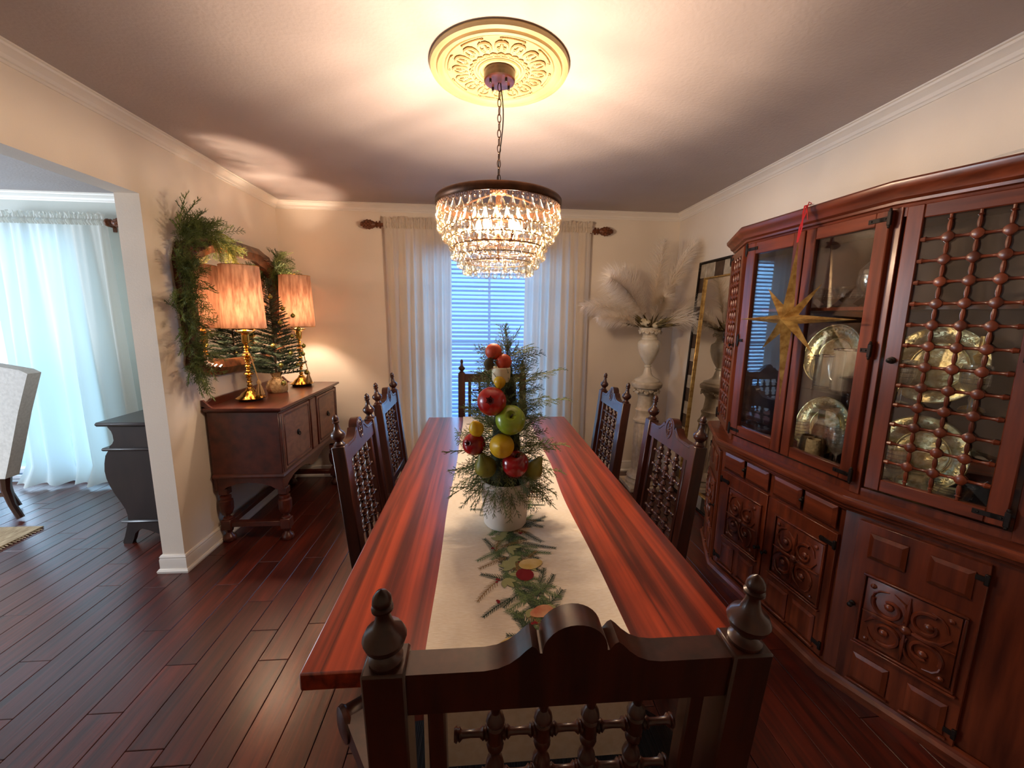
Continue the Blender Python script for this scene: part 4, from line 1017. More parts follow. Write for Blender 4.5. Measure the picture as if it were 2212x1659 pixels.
# ---------------------------------------------------------------- table lamps
def table_lamp(label, x, y, z, s, power):
    t = thing('table_lamp', label, 'lamp', (x, y, z), 0)
    G().lathe([(0,0),(.070,0),(.072,.006),(.068,.014),(.066,.016)], 40).build('foot', IRON, t)
    pr_ = [(.066,.014),(.088,.016),(.090,.020),(.080,.026),(.062,.036),(.050,.052),(.034,.064),(.026,.072),(.022,.084),(.013,.090),(.013,.098),(.018,.104),(.013,.110),(.011,.118)]
    z_ = .118
    for r_, h_ in ((.018,.018),(.014,.016),(.020,.018),(.030,.026),(.018,.016),(.014,.014),(.020,.020),(.014,.016),(.018,.016),(.024,.022),(.030,.024),(.018,.018),(.014,.014),(.019,.018)):
        pr_ += [(.009,z_),(r_*.8,z_+h_*.25),(r_,z_+h_*.5),(r_*.8,z_+h_*.75)]; z_ += h_
    pr_ += [(.010,z_),(.012,z_+.01),(.022,z_+.018),(.024,z_+.03),(.024,z_+.075),(.034,z_+.083),(.046,z_+.088),(.046,z_+.092),(0,z_+.092)]
    k = .46/(z_+.092); pr_ = [(a, b*k) for a, b in pr_]
    G().lathe(pr_, 28).build('stem', BRASS, t)
    g = G()
    g.lathe([(.055,.462),(.057,.468),(.03,.470),(.012,.476),(.012,.52),(0,.52)], 24); g.build('socket', BRASS, t)
    G().lathe([(.010,0),(.026,.03),(.030,.055),(.018,.085),(0,.095)], 14).build('bulb', BULB, t, (0,0,.52))
    zb, zt, rb_, rt = .485, .885*1.0, .138*s, .122*s
    g = G().lathe([(rb_-.002,zb),(rb_,zb),(rb_,zb+.004),(rt,zt-.004),(rt,zt),(rt-.002,zt),(rb_-.002,zb)], 56, cap=False); g.build('lamp_shade', SHADE, t)
    g = G(); torus(g, (0,0,zb), rb_, .0018, 48, 5); torus(g, (0,0,zt), rt, .0018, 48, 5)
    for k in range(3): a = 2*pi*k/3; g.tube([(.008*cos(a),.008*sin(a),zt-.01),(rt*cos(a),rt*sin(a),zt-.004)], .0018, 5)
    g.tube([(.010,0,.5),(.05,0,.60),(.05,0,.78),(.004,0,zt-.01)], .002, 5).tube([(-.010,0,.5),(-.05,0,.60),(-.05,0,.78),(-.004,0,zt-.01)], .002, 5)
    g.build('shade_frame', BRASS, t)
    G().lathe([(.004,zt-.012),(.008,zt),(.003,zt+.006),(.007,zt+.012),(0,zt+.020)], 12).build('top_finial', BRASS, t)
    lamp('lamp_light', 'POINT', (x, y, z+.62), power, WARM, .03)
    return t
table_lamp('brass candlestick lamp with lit linen shade, nearer the camera, on the sideboard', -1.553, 2.85, .917, .93, 15.0)
table_lamp('brass candlestick lamp with lit linen shade, in the far corner of the sideboard', -1.470, 3.46, .917, .93, 14.0)
def tassel(label, x, y, z0, zt, dx):
    t = thing('tassel', label, 'tassel', (x, y, z0))
    h = zt-z0
    g = G()
    for q in (0,1):
        g.tube([(dx*(1-k/10)+.003*cos(k*2.2+q*pi), .003*sin(k*2.2+q*pi), .10+(h-.10)*k/10) for k in range(11)], .0028, 5)
    for q in (0,1): g.tube([(.0,0,h),(-dx*.5,.012*(q*2-1),h+.006),(-dx*.9,0.014*(q*2-1),h)], .003, 5)
    g.build('twisted_cord', TASSEL, t)
    G().lathe([(0,.075),(.013,.078),(.015,.088),(.010,.100),(.004,.106),(0,.108)], 12, T(dx,0,0)).build('knot', TASSEL, t)
    g = G(); rg = random.Random(2)
    for k in range(60):
        a = rg.random()*6.28; r_ = .030*math.sqrt(rg.random())
        g.tube([(dx+.008*cos(a),.008*sin(a),.078),(dx+.018*cos(a)*(.4+r_*30),.018*sin(a)*(.4+r_*30),.035),(dx+r_*cos(a),r_*sin(a),.004+rg.random()*.006)], .0016, 3)
    g.build('fringe', TASSEL, t, kind='stuff')
tassel('gold tassel hanging from the nearer brass lamp', -1.515, 2.815, .955, 1.235, .042)
tassel('gold tassel hanging from the far corner brass lamp', -1.435, 3.425, .935, 1.225, .035)

# ---------------------------------------------------------------- greenery makers
def sprig(seed, L, spread, twigs, m, name, sub=5, curl=.3, thick=.0020, flat_=.4, up=(0,0,1)):
    """cedar-like frond growing along +x"""
    rg = random.Random(seed); g = G()
    def cone(p, q, r_):
        d = (q-p); 
        if d.length < 1e-5: return
        a = d.cross(Vector((.2,.3,1))).normalized(); b = a.cross(d).normalized()
        n = len(g.v); g.v += [tuple(p+a*r_), tuple(p-a*r_*.5+b*r_*.87), tuple(p-a*r_*.5-b*r_*.87), tuple(q)]
        g.f += [(n,n+1,n+3),(n+1,n+2,n+3),(n+2,n,n+3)]
    pts = [Vector((L*t, 0, -curl*L*t*t)) for t in [k/8 for k in range(9)]]
    for a, b in zip(pts[:-1], pts[1:]): cone(a, b+(b-a)*.3, thick*1.5)
    for k in range(twigs):
        t = .08+.9*k/twigs; p = Vector((L*t, 0, -curl*L*t*t)); s_ = 1 if k % 2 else -1
        l = spread*(1-.65*t)*(.75+.5*rg.random())
        d = Vector((.75, s_*(.75+.2*rg.random()), rg.uniform(-flat_, flat_)-curl*t)).normalized(); q = p+d*l; q.z -= curl*.25*l
        cone(p, q, thick)
        for j in range(sub):
            u = .2+.8*j/sub; pp = p.lerp(q, u); s2 = 1 if j % 2 else -1
            d2 = (d+Vector((.2, s2*.8, rg.uniform(-.4,.4)))).normalized() if abs(d.y) < .9 else (d+Vector((s2*.8,0,rg.uniform(-.4,.4)))).normalized()
            l2 = l*.42*(1.1-u*.6); q2 = pp+d2*l2; cone(pp, q2, thick*.85)
            q3 = pp.lerp(q2, .5)
            cone(q3, q3+Vector((rg.uniform(-1,1), rg.uniform(-1,1), rg.uniform(-.6,.6))).normalized()*l2*.45, thick*.7)
            cone(pp.lerp(q2,.7), pp.lerp(q2,.7)+Vector((rg.uniform(-.2,1), rg.uniform(-1,1), rg.uniform(-.6,.6))).normalized()*l2*.4, thick*.7)
    return g.mesh(name, m, None)
def aim(d, roll=0):
    q = Vector(d).to_track_quat('X', 'Z').to_matrix().to_4x4(); return q @ RX(roll)
def put(name, me, parent, p, d, roll=0, s=1.0):
    o = bpy.data.objects.new(name, me); C.objects.link(o); o.parent = parent
    o.matrix_local = T(*p) @ aim(d, roll) @ Matrix.Diagonal((s,s,s,1)); return o

# ---------------------------------------------------------------- wall mirror with garland
mr = thing('hanging_mirror', 'carved gilt wood mirror on the left wall above the sideboard', 'mirror', (XL+.024, 3.04, 1.53), R(-3))
def ring(scale_y, scale_z, wav):
    pts = []
    hw, hh = .50*scale_y, .395*scale_z
    n = 96
    for k in range(n):
        a = 2*pi*k/n; c, s_ = cos(a), sin(a)
        e = .25
        y = hw*math.copysign(abs(c)**e, c); z = hh*math.copysign(abs(s_)**e, s_)
        t = y/hw
        z += (.055*math.exp(-(t*2.6)**2)-.02*math.cos(t*7)*(abs(t) < .95))*(1 if s_ > 0 else -.35 if abs(t) < .9 else 0)
        y += wav*.012*math.sin(a*10); pts.append((y, z))
    return pts
inn = ring(.84, .82, 0); mid = ring(.95, .94, .4); outr = ring(1.06, 1.06, 1)
g = G(); n = 96; rws = [(inn,.012),(inn,.034),(mid,.052),(mid,.054),(outr,.028),(outr,.0)]
for pts, x in rws: g.v += [(x+(.006*sin(i*1.1) if .02 < x < .05 else 0), y, z) for i, (y, z) in enumerate(pts)]
for j in range(len(rws)-1):
    for i in range(n): i2 = (i+1) % n; g.f.append((j*n+i, j*n+i2, (j+1)*n+i2, (j+1)*n+i))
g.build('carved_frame', CARVED, mr)
g = G(); g.v += [(.014, y*1.01, z*1.01) for y, z in inn]; g.f.append(tuple(range(n))); g.build('mirror_glass', MIRROR, mr, ang=None)
g = G()
for k in range(44):
    y, z = mid[(k*96)//44]; y2, z2 = mid[((k*96)//44+2) % 96]
    d = Vector((0, y2-y, z2-z)).normalized()
    a = math.atan2(d.z, d.y)
    M = T(.046, y, z) @ RX(a)
    g.tube([(0,-.022,-.018),(.012,-.010,-.004),(.012,.010,.010),(.002,.026,.006),(-.002,.022,-.008)], [.003,.009,.008,.006,.003], 6, M=M)
g.build('acanthus_scrolls', CARVED, mr, kind='stuff')
gd = thing('cedar_garland', 'bushy green cedar garland draped over the left and top of the mirror', 'garland', (XL+.06, 2.5, 1.55))
S1 = [sprig(i, .20, .075, 16, CED1, 'cedar_sprig', curl=.25+.1*i) for i in range(3)]; S2 = [sprig(9+i, .19, .07, 16, CED2, 'pale_cedar_sprig', curl=.4) for i in range(2)]
rg = random.Random(11); gx, gy, gz = gd.location
path = [(2.50,1.14),(2.48,1.25),(2.47,1.38),(2.46,1.52),(2.46,1.66),(2.47,1.78),(2.50,1.88),(2.56,1.95),(2.66,1.96),(2.76,1.95),(2.86,1.93)]
stem = [Vector((.01, y-gy, z-gz)) for y, z in path]
G().tube(stem, .006, 6).build('garland_stem', TWIG, gd)
for i in range(190):
    t = rg.random()*(len(path)-1); k = int(t); f = t-k; p = stem[k].lerp(stem[min(k+1, len(path)-1)], f)
    yy = p.y+gy
    if k >= 8: d = Vector((rg.uniform(.1,.7), rg.uniform(.1,1), rg.uniform(-.9,.35)))
    elif k >= 6: d = Vector((rg.uniform(.05,.6), rg.uniform(-.7,.8), rg.uniform(-.1,1)))
    else: d = Vector((rg.uniform(.05,.7), rg.uniform(-.55,.25), rg.uniform(-1,1)))
    p = p+Vector((rg.uniform(0,.035), rg.uniform(-.025,.025), rg.uniform(-.03,.03)))
    pale = (k >= 8 and rg.random() < .7)
    put('cedar_sprig', rg.choice(S2 if pale else S1), gd, p, d, rg.uniform(-1.5,1.5), rg.uniform(.5,.85))
for y, z, dy, dz, s_ in ((2.47,1.90,-.25,1,1.2),(2.48,1.92,-.05,1,1.1),(2.49,1.92,.5,.9,1.0),(2.44,1.72,-1,.9,.8),(2.44,1.55,-1,.35,.9),(2.44,1.56,-1,.1,.9),(2.45,1.50,-1,-.2,.8),(2.45,1.36,-1,.2,.9),(2.45,1.32,-1,-.1,.9),(2.46,1.2,-.8,-.4,.9),(2.50,1.18,-.25,-1,1.0),(2.49,1.18,-.5,-1,.9),(2.51,1.17,.1,-1,.8)):
    put('cedar_sprig', S1[int(s_*10) % 3], gd, (.02, y-gy, z-gz), (.12, dy, dz), 1.4, s_)
    put('cedar_sprig', S1[int(s_*7) % 3], gd, (.03, y-gy, z-gz), (.3, dy+.2, dz-.1), 1.0, s_*.8)
rg = random.Random(12)
g2 = thing('cedar_garland', 'dark green cedar bunch on the far upper corner of the mirror', 'garland', (XL+.06, 3.5, 1.86))
for i in range(60):
    d = Vector((rg.uniform(.1,.7), rg.uniform(-.6,.9), rg.uniform(-1,.9)))
    put('cedar_sprig', rg.choice(S1), g2, (rg.uniform(0,.04), rg.uniform(-.07,.07), rg.uniform(-.12,.10)), d, rg.uniform(-1.5,1.5), rg.uniform(.5,.9))
G().tube([(0,-.08,.05),(.01,0,.0),(.01,.05,-.16)], .006, 6).build('garland_stem', TWIG, g2)

# ---------------------------------------------------------------- small spruce tree on the sideboard
def spruce_mesh(seed, L):
    rg = random.Random(seed); g = G()
    g.tube([(L*k/5, 0, -.12*L*(k/5)**2+.02*k/5) for k in range(6)], [.0022,.002,.0018,.0016,.0013,.001], 4)
    def needles(p0, p1, n, l):
        d = (p1-p0).normalized(); a = d.cross(Vector((0,0,1))).normalized(); b = a.cross(d)
        for k in range(n):
            p = p0.lerp(p1, k/n); q = rg.random()*6.28; e = (a*cos(q)+b*sin(q))*.8+d*.75
            e.normalize(); w_ = d*.0017; m = len(g.v); o = p+e*l
            g.v += [tuple(p-w_*1.2), tuple(p+w_*1.2), tuple(o+w_*.3)]; g.f.append((m, m+1, m+2))
            g.v += [tuple(p-b*.0017), tuple(p+b*.0017), tuple(o)]; g.f.append((m+3, m+4, m+5))
    needles(Vector((L*.08,0,0)), Vector((L,0,-.10*L)), int(1100*L), .014)
    for t in (.3,.45,.6,.75):
        for s_ in (-1,1):
            p = Vector((L*t, 0, -.10*L*t)); q = p+Vector((.62, s_*.72, .05)).normalized()*L*.42*(1.1-t*.6)
            g.tube([tuple(p), tuple(q)], .001, 3); needles(p, q, int(850*(q-p).length), .011)
    return g.mesh('spruce_branch', SPR, None)
tr = thing('small_spruce_tree', 'small artificial spruce tree with baubles on the sideboard between the lamps', 'tree', (-1.525, 3.165, .917))
SB = [spruce_mesh(i, .20) for i in range(3)]
G().tube([(0,0,.02),(0,0,.4),(0,0,.80)], [.008,.006,.002], 6).build('trunk', TWIG, tr)
rg = random.Random(4); ends = []
for i in range(105):
    t = i/105; z = .13+.64*t; a = i*2.4+rg.uniform(-.3,.3); L = (.19*(1-t)**.85+.035)
    d = Vector((cos(a), sin(a), .28+.5*t*t)); 
    if cos(a) < 0: L = min(L, .155/max(.25, -cos(a))) 
    put('spruce_branch', SB[i % 3], tr, (0,0,z), d, rg.uniform(-.3,.3), L/.20); ends.append((Vector((0,0,z))+d.normalized()*L*.85, a))
for k in range(3): put('spruce_branch', SB[k], tr, (0,0,.76), (.15*cos(k*2.1), .15*sin(k*2.1), 1), 0, .4)
bs = thing('burlap_tree_base', 'burlap wrapped base of the small spruce tree', 'pot', (-1.525, 3.165, .917))
g = G(); vs = []; n = 40
for r_, z in ((.0,.0),(.060,.0),(.068,.012),(.072,.045),(.064,.075),(.034,.100),(.026,.112),(.036,.135),(.042,.150)):
    for i in range(n):
        a = 2*pi*i/n; k = 1+.05*sin(a*7+z*30)+(.12*sin(a*9) if z > .08 else 0); vs.append((r_*k*cos(a), r_*k*sin(a), z))
g.add(vs, [(j*n+i, j*n+(i+1) % n, (j+1)*n+(i+1) % n, (j+1)*n+i) for j in range(8) for i in range(n)]).build('burlap_wrap', BURLAP, bs)
g = G(); torus(g, (0,0,.108), .031, .003, 20, 5); g.build('twine', TASSEL, bs)
bb = G().ball((0,0,0), .0165, 16, 10).mesh('ball', BALLM)
bcap = G().lathe([(.004,.014),(.005,.021),(0,.022)], 8).mesh('cap', BRASS)
spots = [(.05,-.10,.70,'high on the side facing the lamp'),(.10,-.03,.62,'upper middle, facing the room'),(.13,.06,.57,'upper middle, far side'),(.10,-.09,.52,'middle height, near side'),(.15,.10,.47,'middle height on the far branches'),(.15,-.02,.42,'middle of the tree, facing the room'),(.08,-.17,.36,'low on the side next to the near lamp'),(.17,.12,.34,'low on the far side'),(.16,-.08,.30,'lower middle, facing the room'),(.13,.19,.27,'lowest on the far side'),(.12,-.16,.22,'lowest, hanging beside the near lamp stem'),(.16,.02,.20,'just above the burlap base')]
for x, y, z, l in spots:
    o = thing('bauble', 'small gold green bauble '+l, 'ornament', (-1.525+x*.95, 3.165+y, .917+z), 0, 'baubles on the small spruce tree')
    inst('ball', bb, o); inst('cap', bcap, o)
for x, y, z, l in ((.075,-.06,.075,'hanging against the front of the burlap base'),(.15,.17,.125,'hanging low beside the far lamp foot')):
    o = thing('bauble', 'shiny gold bauble '+l, 'ornament', (-1.525+x, 3.165+y, .917+z), 0, 'baubles on the small spruce tree')
    inst('ball', bb, o, scale=(1.15,1.15,1.15)); inst('cap', bcap, o, scale=(1.15,1.15,1.15))
# ---------------------------------------------------------------- centrepiece on the table
PX, PY, PZ = .092, 1.365, TZ+.0075
pt = thing('planter_pot', 'white tapered ceramic pot on the table runner', 'pot', (PX, PY, PZ))
G().lathe([(0,0),(.072,0),(.076,.006),(.080,.06),(.088,.155),(.090,.165),(.086,.168),(.080,.15),(.07,.05),(0,.045)], 48).build('bowl', POT, pt)
ce = thing('juniper_centrepiece', 'tall cone of juniper sprigs rising from the white pot', 'centrepiece', (PX, PY, PZ))
J = [sprig(20+i, .17, .065, 15, JUN, 'juniper_sprig', sub=5, curl=.2, thick=.0017, flat_=.6) for i in range(4)]
G().lathe([(0,.05),(.06,.10),(.055,.2),(.045,.36),(.028,.5),(.012,.58),(0,.60)], 14).build('moss_core', noise_mat('moss', srgb(30,38,22), srgb(62,66,40), (40,40,40), 1, bump=1.0, rough=.95), ce)
rg = random.Random(6)
for i in range(270):
    t = (i+.5)/270; z = .14+.47*t; a = i*2.39996; r0 = .065*(1-t)+.012
    dz = -.75+1.5*t+rg.uniform(-.25,.25) if t < .25 else rg.uniform(-.25,.75)*.8+.5*t
    d = Vector((cos(a), sin(a), dz)); s_ = rg.uniform(.5,.78)*(1.12-.30*t)
    if sin(a) < -.3: s_ *= .72
    put('juniper_sprig', J[i % 4], ce, (r0*cos(a), r0*sin(a), z), d, rg.uniform(-1.5,1.5), s_)
for k in range(5): put('juniper_sprig', J[k % 4], ce, (.0,0,.60), (.25*cos(k*1.3), .25*sin(k*1.3), 1), k, .62)
for (a, z, dz, s_) in ((.15,.50,.55,.95),(.05,.42,.35,1.0),(-.05,.28,.2,1.0),(.1,.20,.0,1.0),(-.1,.17,-.3,.9),(3.2,.26,.25,.95),(3.0,.20,.1,.9),(3.3,.17,-.15,.95),(2.9,.40,.35,.7)):
    put('juniper_sprig', J[int(z*100) % 4], ce, (.05*cos(a), .05*sin(a), z), (cos(a), sin(a), dz), .3, s_)
for k in range(10):
    a = -pi/2+(k-4.5)*.30; put('juniper_sprig', J[k % 4], ce, (.078*cos(a), .078*sin(a), .155), (cos(a)*.9, sin(a)*.9, -.65-.3*(k % 2)), 1.2, .55)
def fruit(name, label, cat, x, z, r_, prof, m, dy=0.0, tilt=(0,0), extra=None, y=None):
    """x, z measured on the plane 6 cm in front of the pot centre"""
    yy = PY-.075+dy if y is None else y
    k = yy/(PY-.06)
    o = thing(name, label, cat, (x*k, yy, CAM_H+(z-CAM_H)*k)); o.rotation_euler = (tilt[0], tilt[1], 0)
    G().lathe([(a*r_, b*r_) for a, b in prof], 28).build('flesh', m, o)
    if extra: extra(o, r_)
    return o
ROUND = [(0,-1),(.35,-.94),(.7,-.72),(.93,-.38),(1,0),(.93,.38),(.7,.72),(.35,.94),(0,1)]
APPLE = [(0,-.72),(.15,-.80),(.42,-.88),(.75,-.66),(.97,-.2),(1.0,.15),(.88,.55),(.62,.82),(.35,.88),(.18,.76),(.06,.55),(0,.5)]
LEMON = [(0,-1.3),(.14,-1.24),(.3,-1.1),(.62,-.82),(.9,-.4),(1,0),(.9,.4),(.62,.82),(.3,1.1),(.14,1.22),(0,1.26)]
PEARP = [(0,-.95),(.3,-.98),(.75,-.75),(1,-.25),(.95,.2),(.7,.65),(.42,1.05),(.3,1.4),(.15,1.55),(0,1.52)]
def stemx(o, r_): G().tube([(0,0,r_*.5),(r_*.05,0,r_*.8),(r_*.12,0,r_*1.0)], r_*.05, 6).build('stem', TWIG, o)
def stemp(o, r_): G().tube([(0,0,r_*1.45),(r_*.1,0,r_*1.8)], r_*.05, 6).build('stem', TWIG, o)
def crown_(o, r_):
    g = G().lathe([(r_*.22,r_*.92),(r_*.16,r_*1.08),(r_*.24,r_*1.25),(r_*.14,r_*1.22),(r_*.08,r_*1.02)], 12)
    for k in range(6): a = k*pi/3; g.add([(r_*.22*cos(a-.3),r_*.22*sin(a-.3),r_*1.2),(r_*.22*cos(a+.3),r_*.22*sin(a+.3),r_*1.2),(r_*.34*cos(a),r_*.34*sin(a),r_*1.45)], [(0,1,2)])
    g.build('calyx', m_dark, o)
m_dark = plain('dark_red_calyx', srgb(96,8,12), rough=.5)
fruit('pomegranate', 'big red pomegranate left of the green apple', 'fruit', .040, 1.222, .0465, ROUND, POM, -.030, (R(75), R(-25)), crown_)
fruit('green_apple', 'green apple in the middle of the centrepiece', 'fruit', .102, 1.158, .048, APPLE, GAPP, -.034, (R(55), R(-4)), stemx)
fruit('lemon', 'large yellow lemon in front, below the green apple', 'fruit', .074, 1.070, .040, LEMON, LEM, -.040, (R(72), R(-30)))
fruit('lemon', 'small yellow lemon on the left edge of the centrepiece', 'fruit', -.010, 1.130, .025, LEMON, LEM, -.020, (R(20), R(-20)))
fruit('lemon', 'small golden lemon near the top, under the cream candle', 'fruit', .066, 1.287, .020, LEMON, LEM, .0, (0, 0))
fruit('pomegranate', 'dark red pomegranate low on the left, under the small lemon', 'fruit', -.018, 1.078, .038, ROUND, REDF, .005, (R(60), R(-50)), crown_)
fruit('red_apple', 'glossy red apple low on the right, below the lemon', 'fruit', .120, 1.005, .045, APPLE, REDF, -.020, (R(20), 0), stemx)
fruit('pear', 'olive green pear at the lower left above the pot rim', 'fruit', .020, 1.000, .037, PEARP, PEAR, .0, (R(20), R(-15)), stemp)
fruit('pear', 'olive green pear at the lower right above the pot rim', 'fruit', .182, .985, .033, PEARP, PEAR, .005, (R(-15), R(35)), stemp)
fruit('red_berry_ball', 'orange red textured fruit at the top left of the centrepiece', 'fruit', .045, 1.385, .027, ROUND, ORF, .03)
fruit('red_berry_ball', 'orange red fruit sitting on the cream candle', 'fruit', .078, 1.352, .026, ROUND, ORF, .02)
fruit('cream_candle', 'short cream candle stub near the top of the centrepiece', 'candle', .070, 1.318, .031, [(0,-1),(.85,-1),(.95,-.8),(1,.45),(.92,.55),(.8,.5),(0,.35)], CREAMW, .02)
fruit('dried_pod', 'small dried tan pod beside the cream candle', 'pod', .030, 1.345, .017, LEMON, DRY, .015, (0, R(10)))

# ---------------------------------------------------------------- urn, pedestal and pampas in the far right corner
UX, UY = 1.455, 3.40
ZP = .96
pd = thing('pedestal', 'cream plaster column pedestal under the urn', 'pedestal', (UX, UY, 0))
G().box((0,0,.02), (.29,.29,.04), .004).lathe([(.13,.04),(.135,.06),(.125,.075),(.11,.085),(.125,.10),(.12,.115),(.10,.13),(.09,.17)], 36).build('plinth', STONEM, pd)
g = G(); n = 72; vs = []; rows = [(.090,.17),(.088,.30),(.086,.50),(.084,.60)]
for r_, z in rows:
    for i in range(n): k = 1-.05*(i % 6 in (0,)) ; a = 2*pi*i/n; vs.append((r_*k*cos(a), r_*k*sin(a), z))
g.add(vs, [(j*n+i, j*n+(i+1) % n, (j+1)*n+(i+1) % n, (j+1)*n+i) for j in range(3) for i in range(n)])
g.lathe([(.084,.60),(.096,.605),(.098,.62),(.090,.63),(.080,.65),(.074,.68),(.082,.70),(.084,.712),(.074,.72),(.070,.74),(.066,.80),(.070,.86)], 36).build('shaft', STONEM, pd)
G().lathe([(.07,.84),(.085,.86),(.098,.905),(.122,.912),(.128,.925),(.130,.945),(.124,.952),(.118,ZP),(0,ZP)], 44).build('capital', STONEM, pd)
fl2 = G()
for k in range(5):
    a = -pi/2+(k-2)*.62; fl2.ball((.012*cos(a),0,.012*sin(a)), (.010,.006,.010), 7, 5)
fl2.ball((0,-.004,0), (.007,.006,.007), 7, 5)
fm = fl2.mesh('flower', STONEM); 
for k in range(16):
    a = 2*pi*k/16; inst('carved_flower', fm, pd, (.107*cos(a), .107*sin(a), .893-(.014 if k % 2 else 0)), (0, 0, a+pi/2))
un = thing('urn', 'glossy cream urn with moulded flower rim on the pedestal', 'urn', (UX, UY, ZP))
G().lathe([(0,0),(.105,0),(.108,.010),(.100,.022),(.070,.036),(.045,.055),(.034,.075),(.030,.10),(.022,.125),(.028,.130),(.030,.137),(.020,.145),(.026,.152),(.050,.185),(.078,.235),(.094,.285),(.098,.320),(.092,.348),(.074,.362),(.066,.366),(.068,.378),(.062,.384)], 44).build('body', STONE, un)
G().lathe([(.062,.382),(.058,.400),(.066,.415),(.080,.425),(.088,.440),(.090,.462),(.084,.466),(.060,.46),(.04,.40),(0,.39)], 44).build('neck', STONEM, un)
for k in range(14):
    a = 2*pi*k/14; inst('carved_flower', fm, un, (.088*cos(a), .088*sin(a), .440-(.010 if k % 2 else 0)), (0, 0, a+pi/2), (.95,.95,.95))
ZR = ZP+.455
def plume_mesh(seed, L, wd, droop, m=PLUME, dens=520):
    rg = random.Random(seed); g = G(); g2 = []
    def pos(t): return Vector((droop*L*t*t, 0, L*t-.25*droop*L*t*t*t))
    g.tube([tuple(pos(k/12)) for k in range(13)], [.0022]*6+[.0015]*7, 4)
    for k in range(dens):
        t = .28+.72*rg.random()**.9; p = pos(t); d = (pos(min(t+.03, 1.02))-p).normalized()
        a = rg.random()*6.28; env = sin(pi*min(1, (t-.25)/.8))**.6
        side = d.cross(Vector((sin(a), cos(a), .2))).normalized()
        l = wd*(.5+.7*rg.random())*max(.3, env)
        e = (side*.95+d*.75).normalized(); b = p+e*l*.5; c = b+(e+Vector((.35, 0, -.25))).normalized()*l*.6
        w_ = side.cross(d).normalized()*.0015; n = len(g.v)
        g.v += [tuple(p-w_), tuple(p+w_), tuple(b+w_), tuple(b-w_), tuple(c)]; g.f += [(n,n+1,n+2,n+3),(n+3,n+2,n+4)]
    return g.mesh('plume', m, None)
specs = [(-.95,.62,.34,.10,.95,'leftmost, drooping to the left'),(-.60,.70,.40,.13,.75,'white, leaning left'),(-.30,.62,.30,.10,.35,'thin, upright left of centre'),(.02,.78,.42,.12,.18,'tall, upright in the middle'),(.32,.82,.36,.12,.22,'tallest, right of the middle'),(.08,.36,.34,.10,.55,'short fluffy white, in front'),(.85,.52,.38,.12,.9,'right, arching over the standing mirror'),(1.05,.40,.34,.10,.9,'rightmost, low over the standing mirror'),(-1.15,.50,.34,.08,.9,'lowest, drooping left')]
for i, (lean, L, _, wd, dr, l) in enumerate(specs):
    front = -.35 if i in (1,5) else rg.uniform(-.25,.05)
    me = plume_mesh(40+i, L, wd*(1.5), dr*.55, dens=1500 if i in (1,5) else 800)
    o = bpy.data.objects.new('pampas_plume', me); C.objects.link(o)
    az = math.atan2(front, lean)
    o.matrix_world = T(UX+.02*sin(lean), UY-.01, ZR-.06) @ RZ(az) @ RY(min(1.0, abs(lean)*.62+.05))
    Mi = o.matrix_world.inverted()
    for v in me.vertices:
        q = o.matrix_world @ v.co
        if q.x > 1.80 or q.y > 3.74: q.x = min(q.x, 1.80); q.y = min(q.y, 3.74); v.co = Mi @ q
    tag(o, 'cream pampas plume, '+l, 'pampas grass', 'pampas plumes in the urn')
lf_ = G().add([(0,0,0),(.035,.010,.004),(.09,.009,.002),(.15,0,-.006),(.09,-.009,.002),(.035,-.010,.004),(.07,0,-.004)], [(0,1,6),(1,2,6),(2,3,6),(3,4,6),(4,5,6),(5,0,6)]).mesh('leaf', DRY)
dl = thing('dried_foliage', 'ring of dried olive brown leaves at the mouth of the urn', 'foliage', (UX, UY, ZR))
for k in range(46):
    a = k*2.4; el = .15+.9*rg.random()**1.5; 
    put('leaf', lf_, dl, (.05*cos(a), .05*sin(a), .01), (cos(a), sin(a), el), rg.uniform(-1,1), rg.uniform(.9,1.45))
G().lathe([(0,-.03),(.05,-.02),(.055,.0),(.03,.02),(0,.03)], 12).build('stem_bundle', DRY, dl)
for a, r_, z, l in ((-2.6,.098,.062,'far left of the urn mouth, partly hidden'),(-2.25,.095,.052,'left above the urn rim'),(-1.5,.090,.040,'centre, above the urn rim'),(-.85,.095,.065,'right above the urn rim')):
    o = thing('dried_ball', 'round cream dried seed ball, '+l, 'dried flower', (UX+r_*cos(a), UY+r_*sin(a), ZR+z-.005), 0, 'dried seed balls in the urn')
    G().ball((0,0,0), .030, 18, 12).build('ball', DRYB, o); G().tube([(0,0,-.02),(-r_*cos(a)*.5,-r_*sin(a)*.5,-.06)], .002, 4).build('stem', DRY, o)

# ---------------------------------------------------------------- tall mirror leaning on the right wall
lm = thing('standing_mirror', 'tall mirror with dark and pale patchwork frame leaning on the right wall', 'mirror', (1.735, 2.93, 0))
MWd, MHt = .80, 1.96; tilt = .045
mo = Matrix.Translation((1.735, 2.93, 0)) @ RZ(R(-90)) @ RX(-tilt)
lm.rotation_euler = (0,0,0); lm.matrix_world = mo
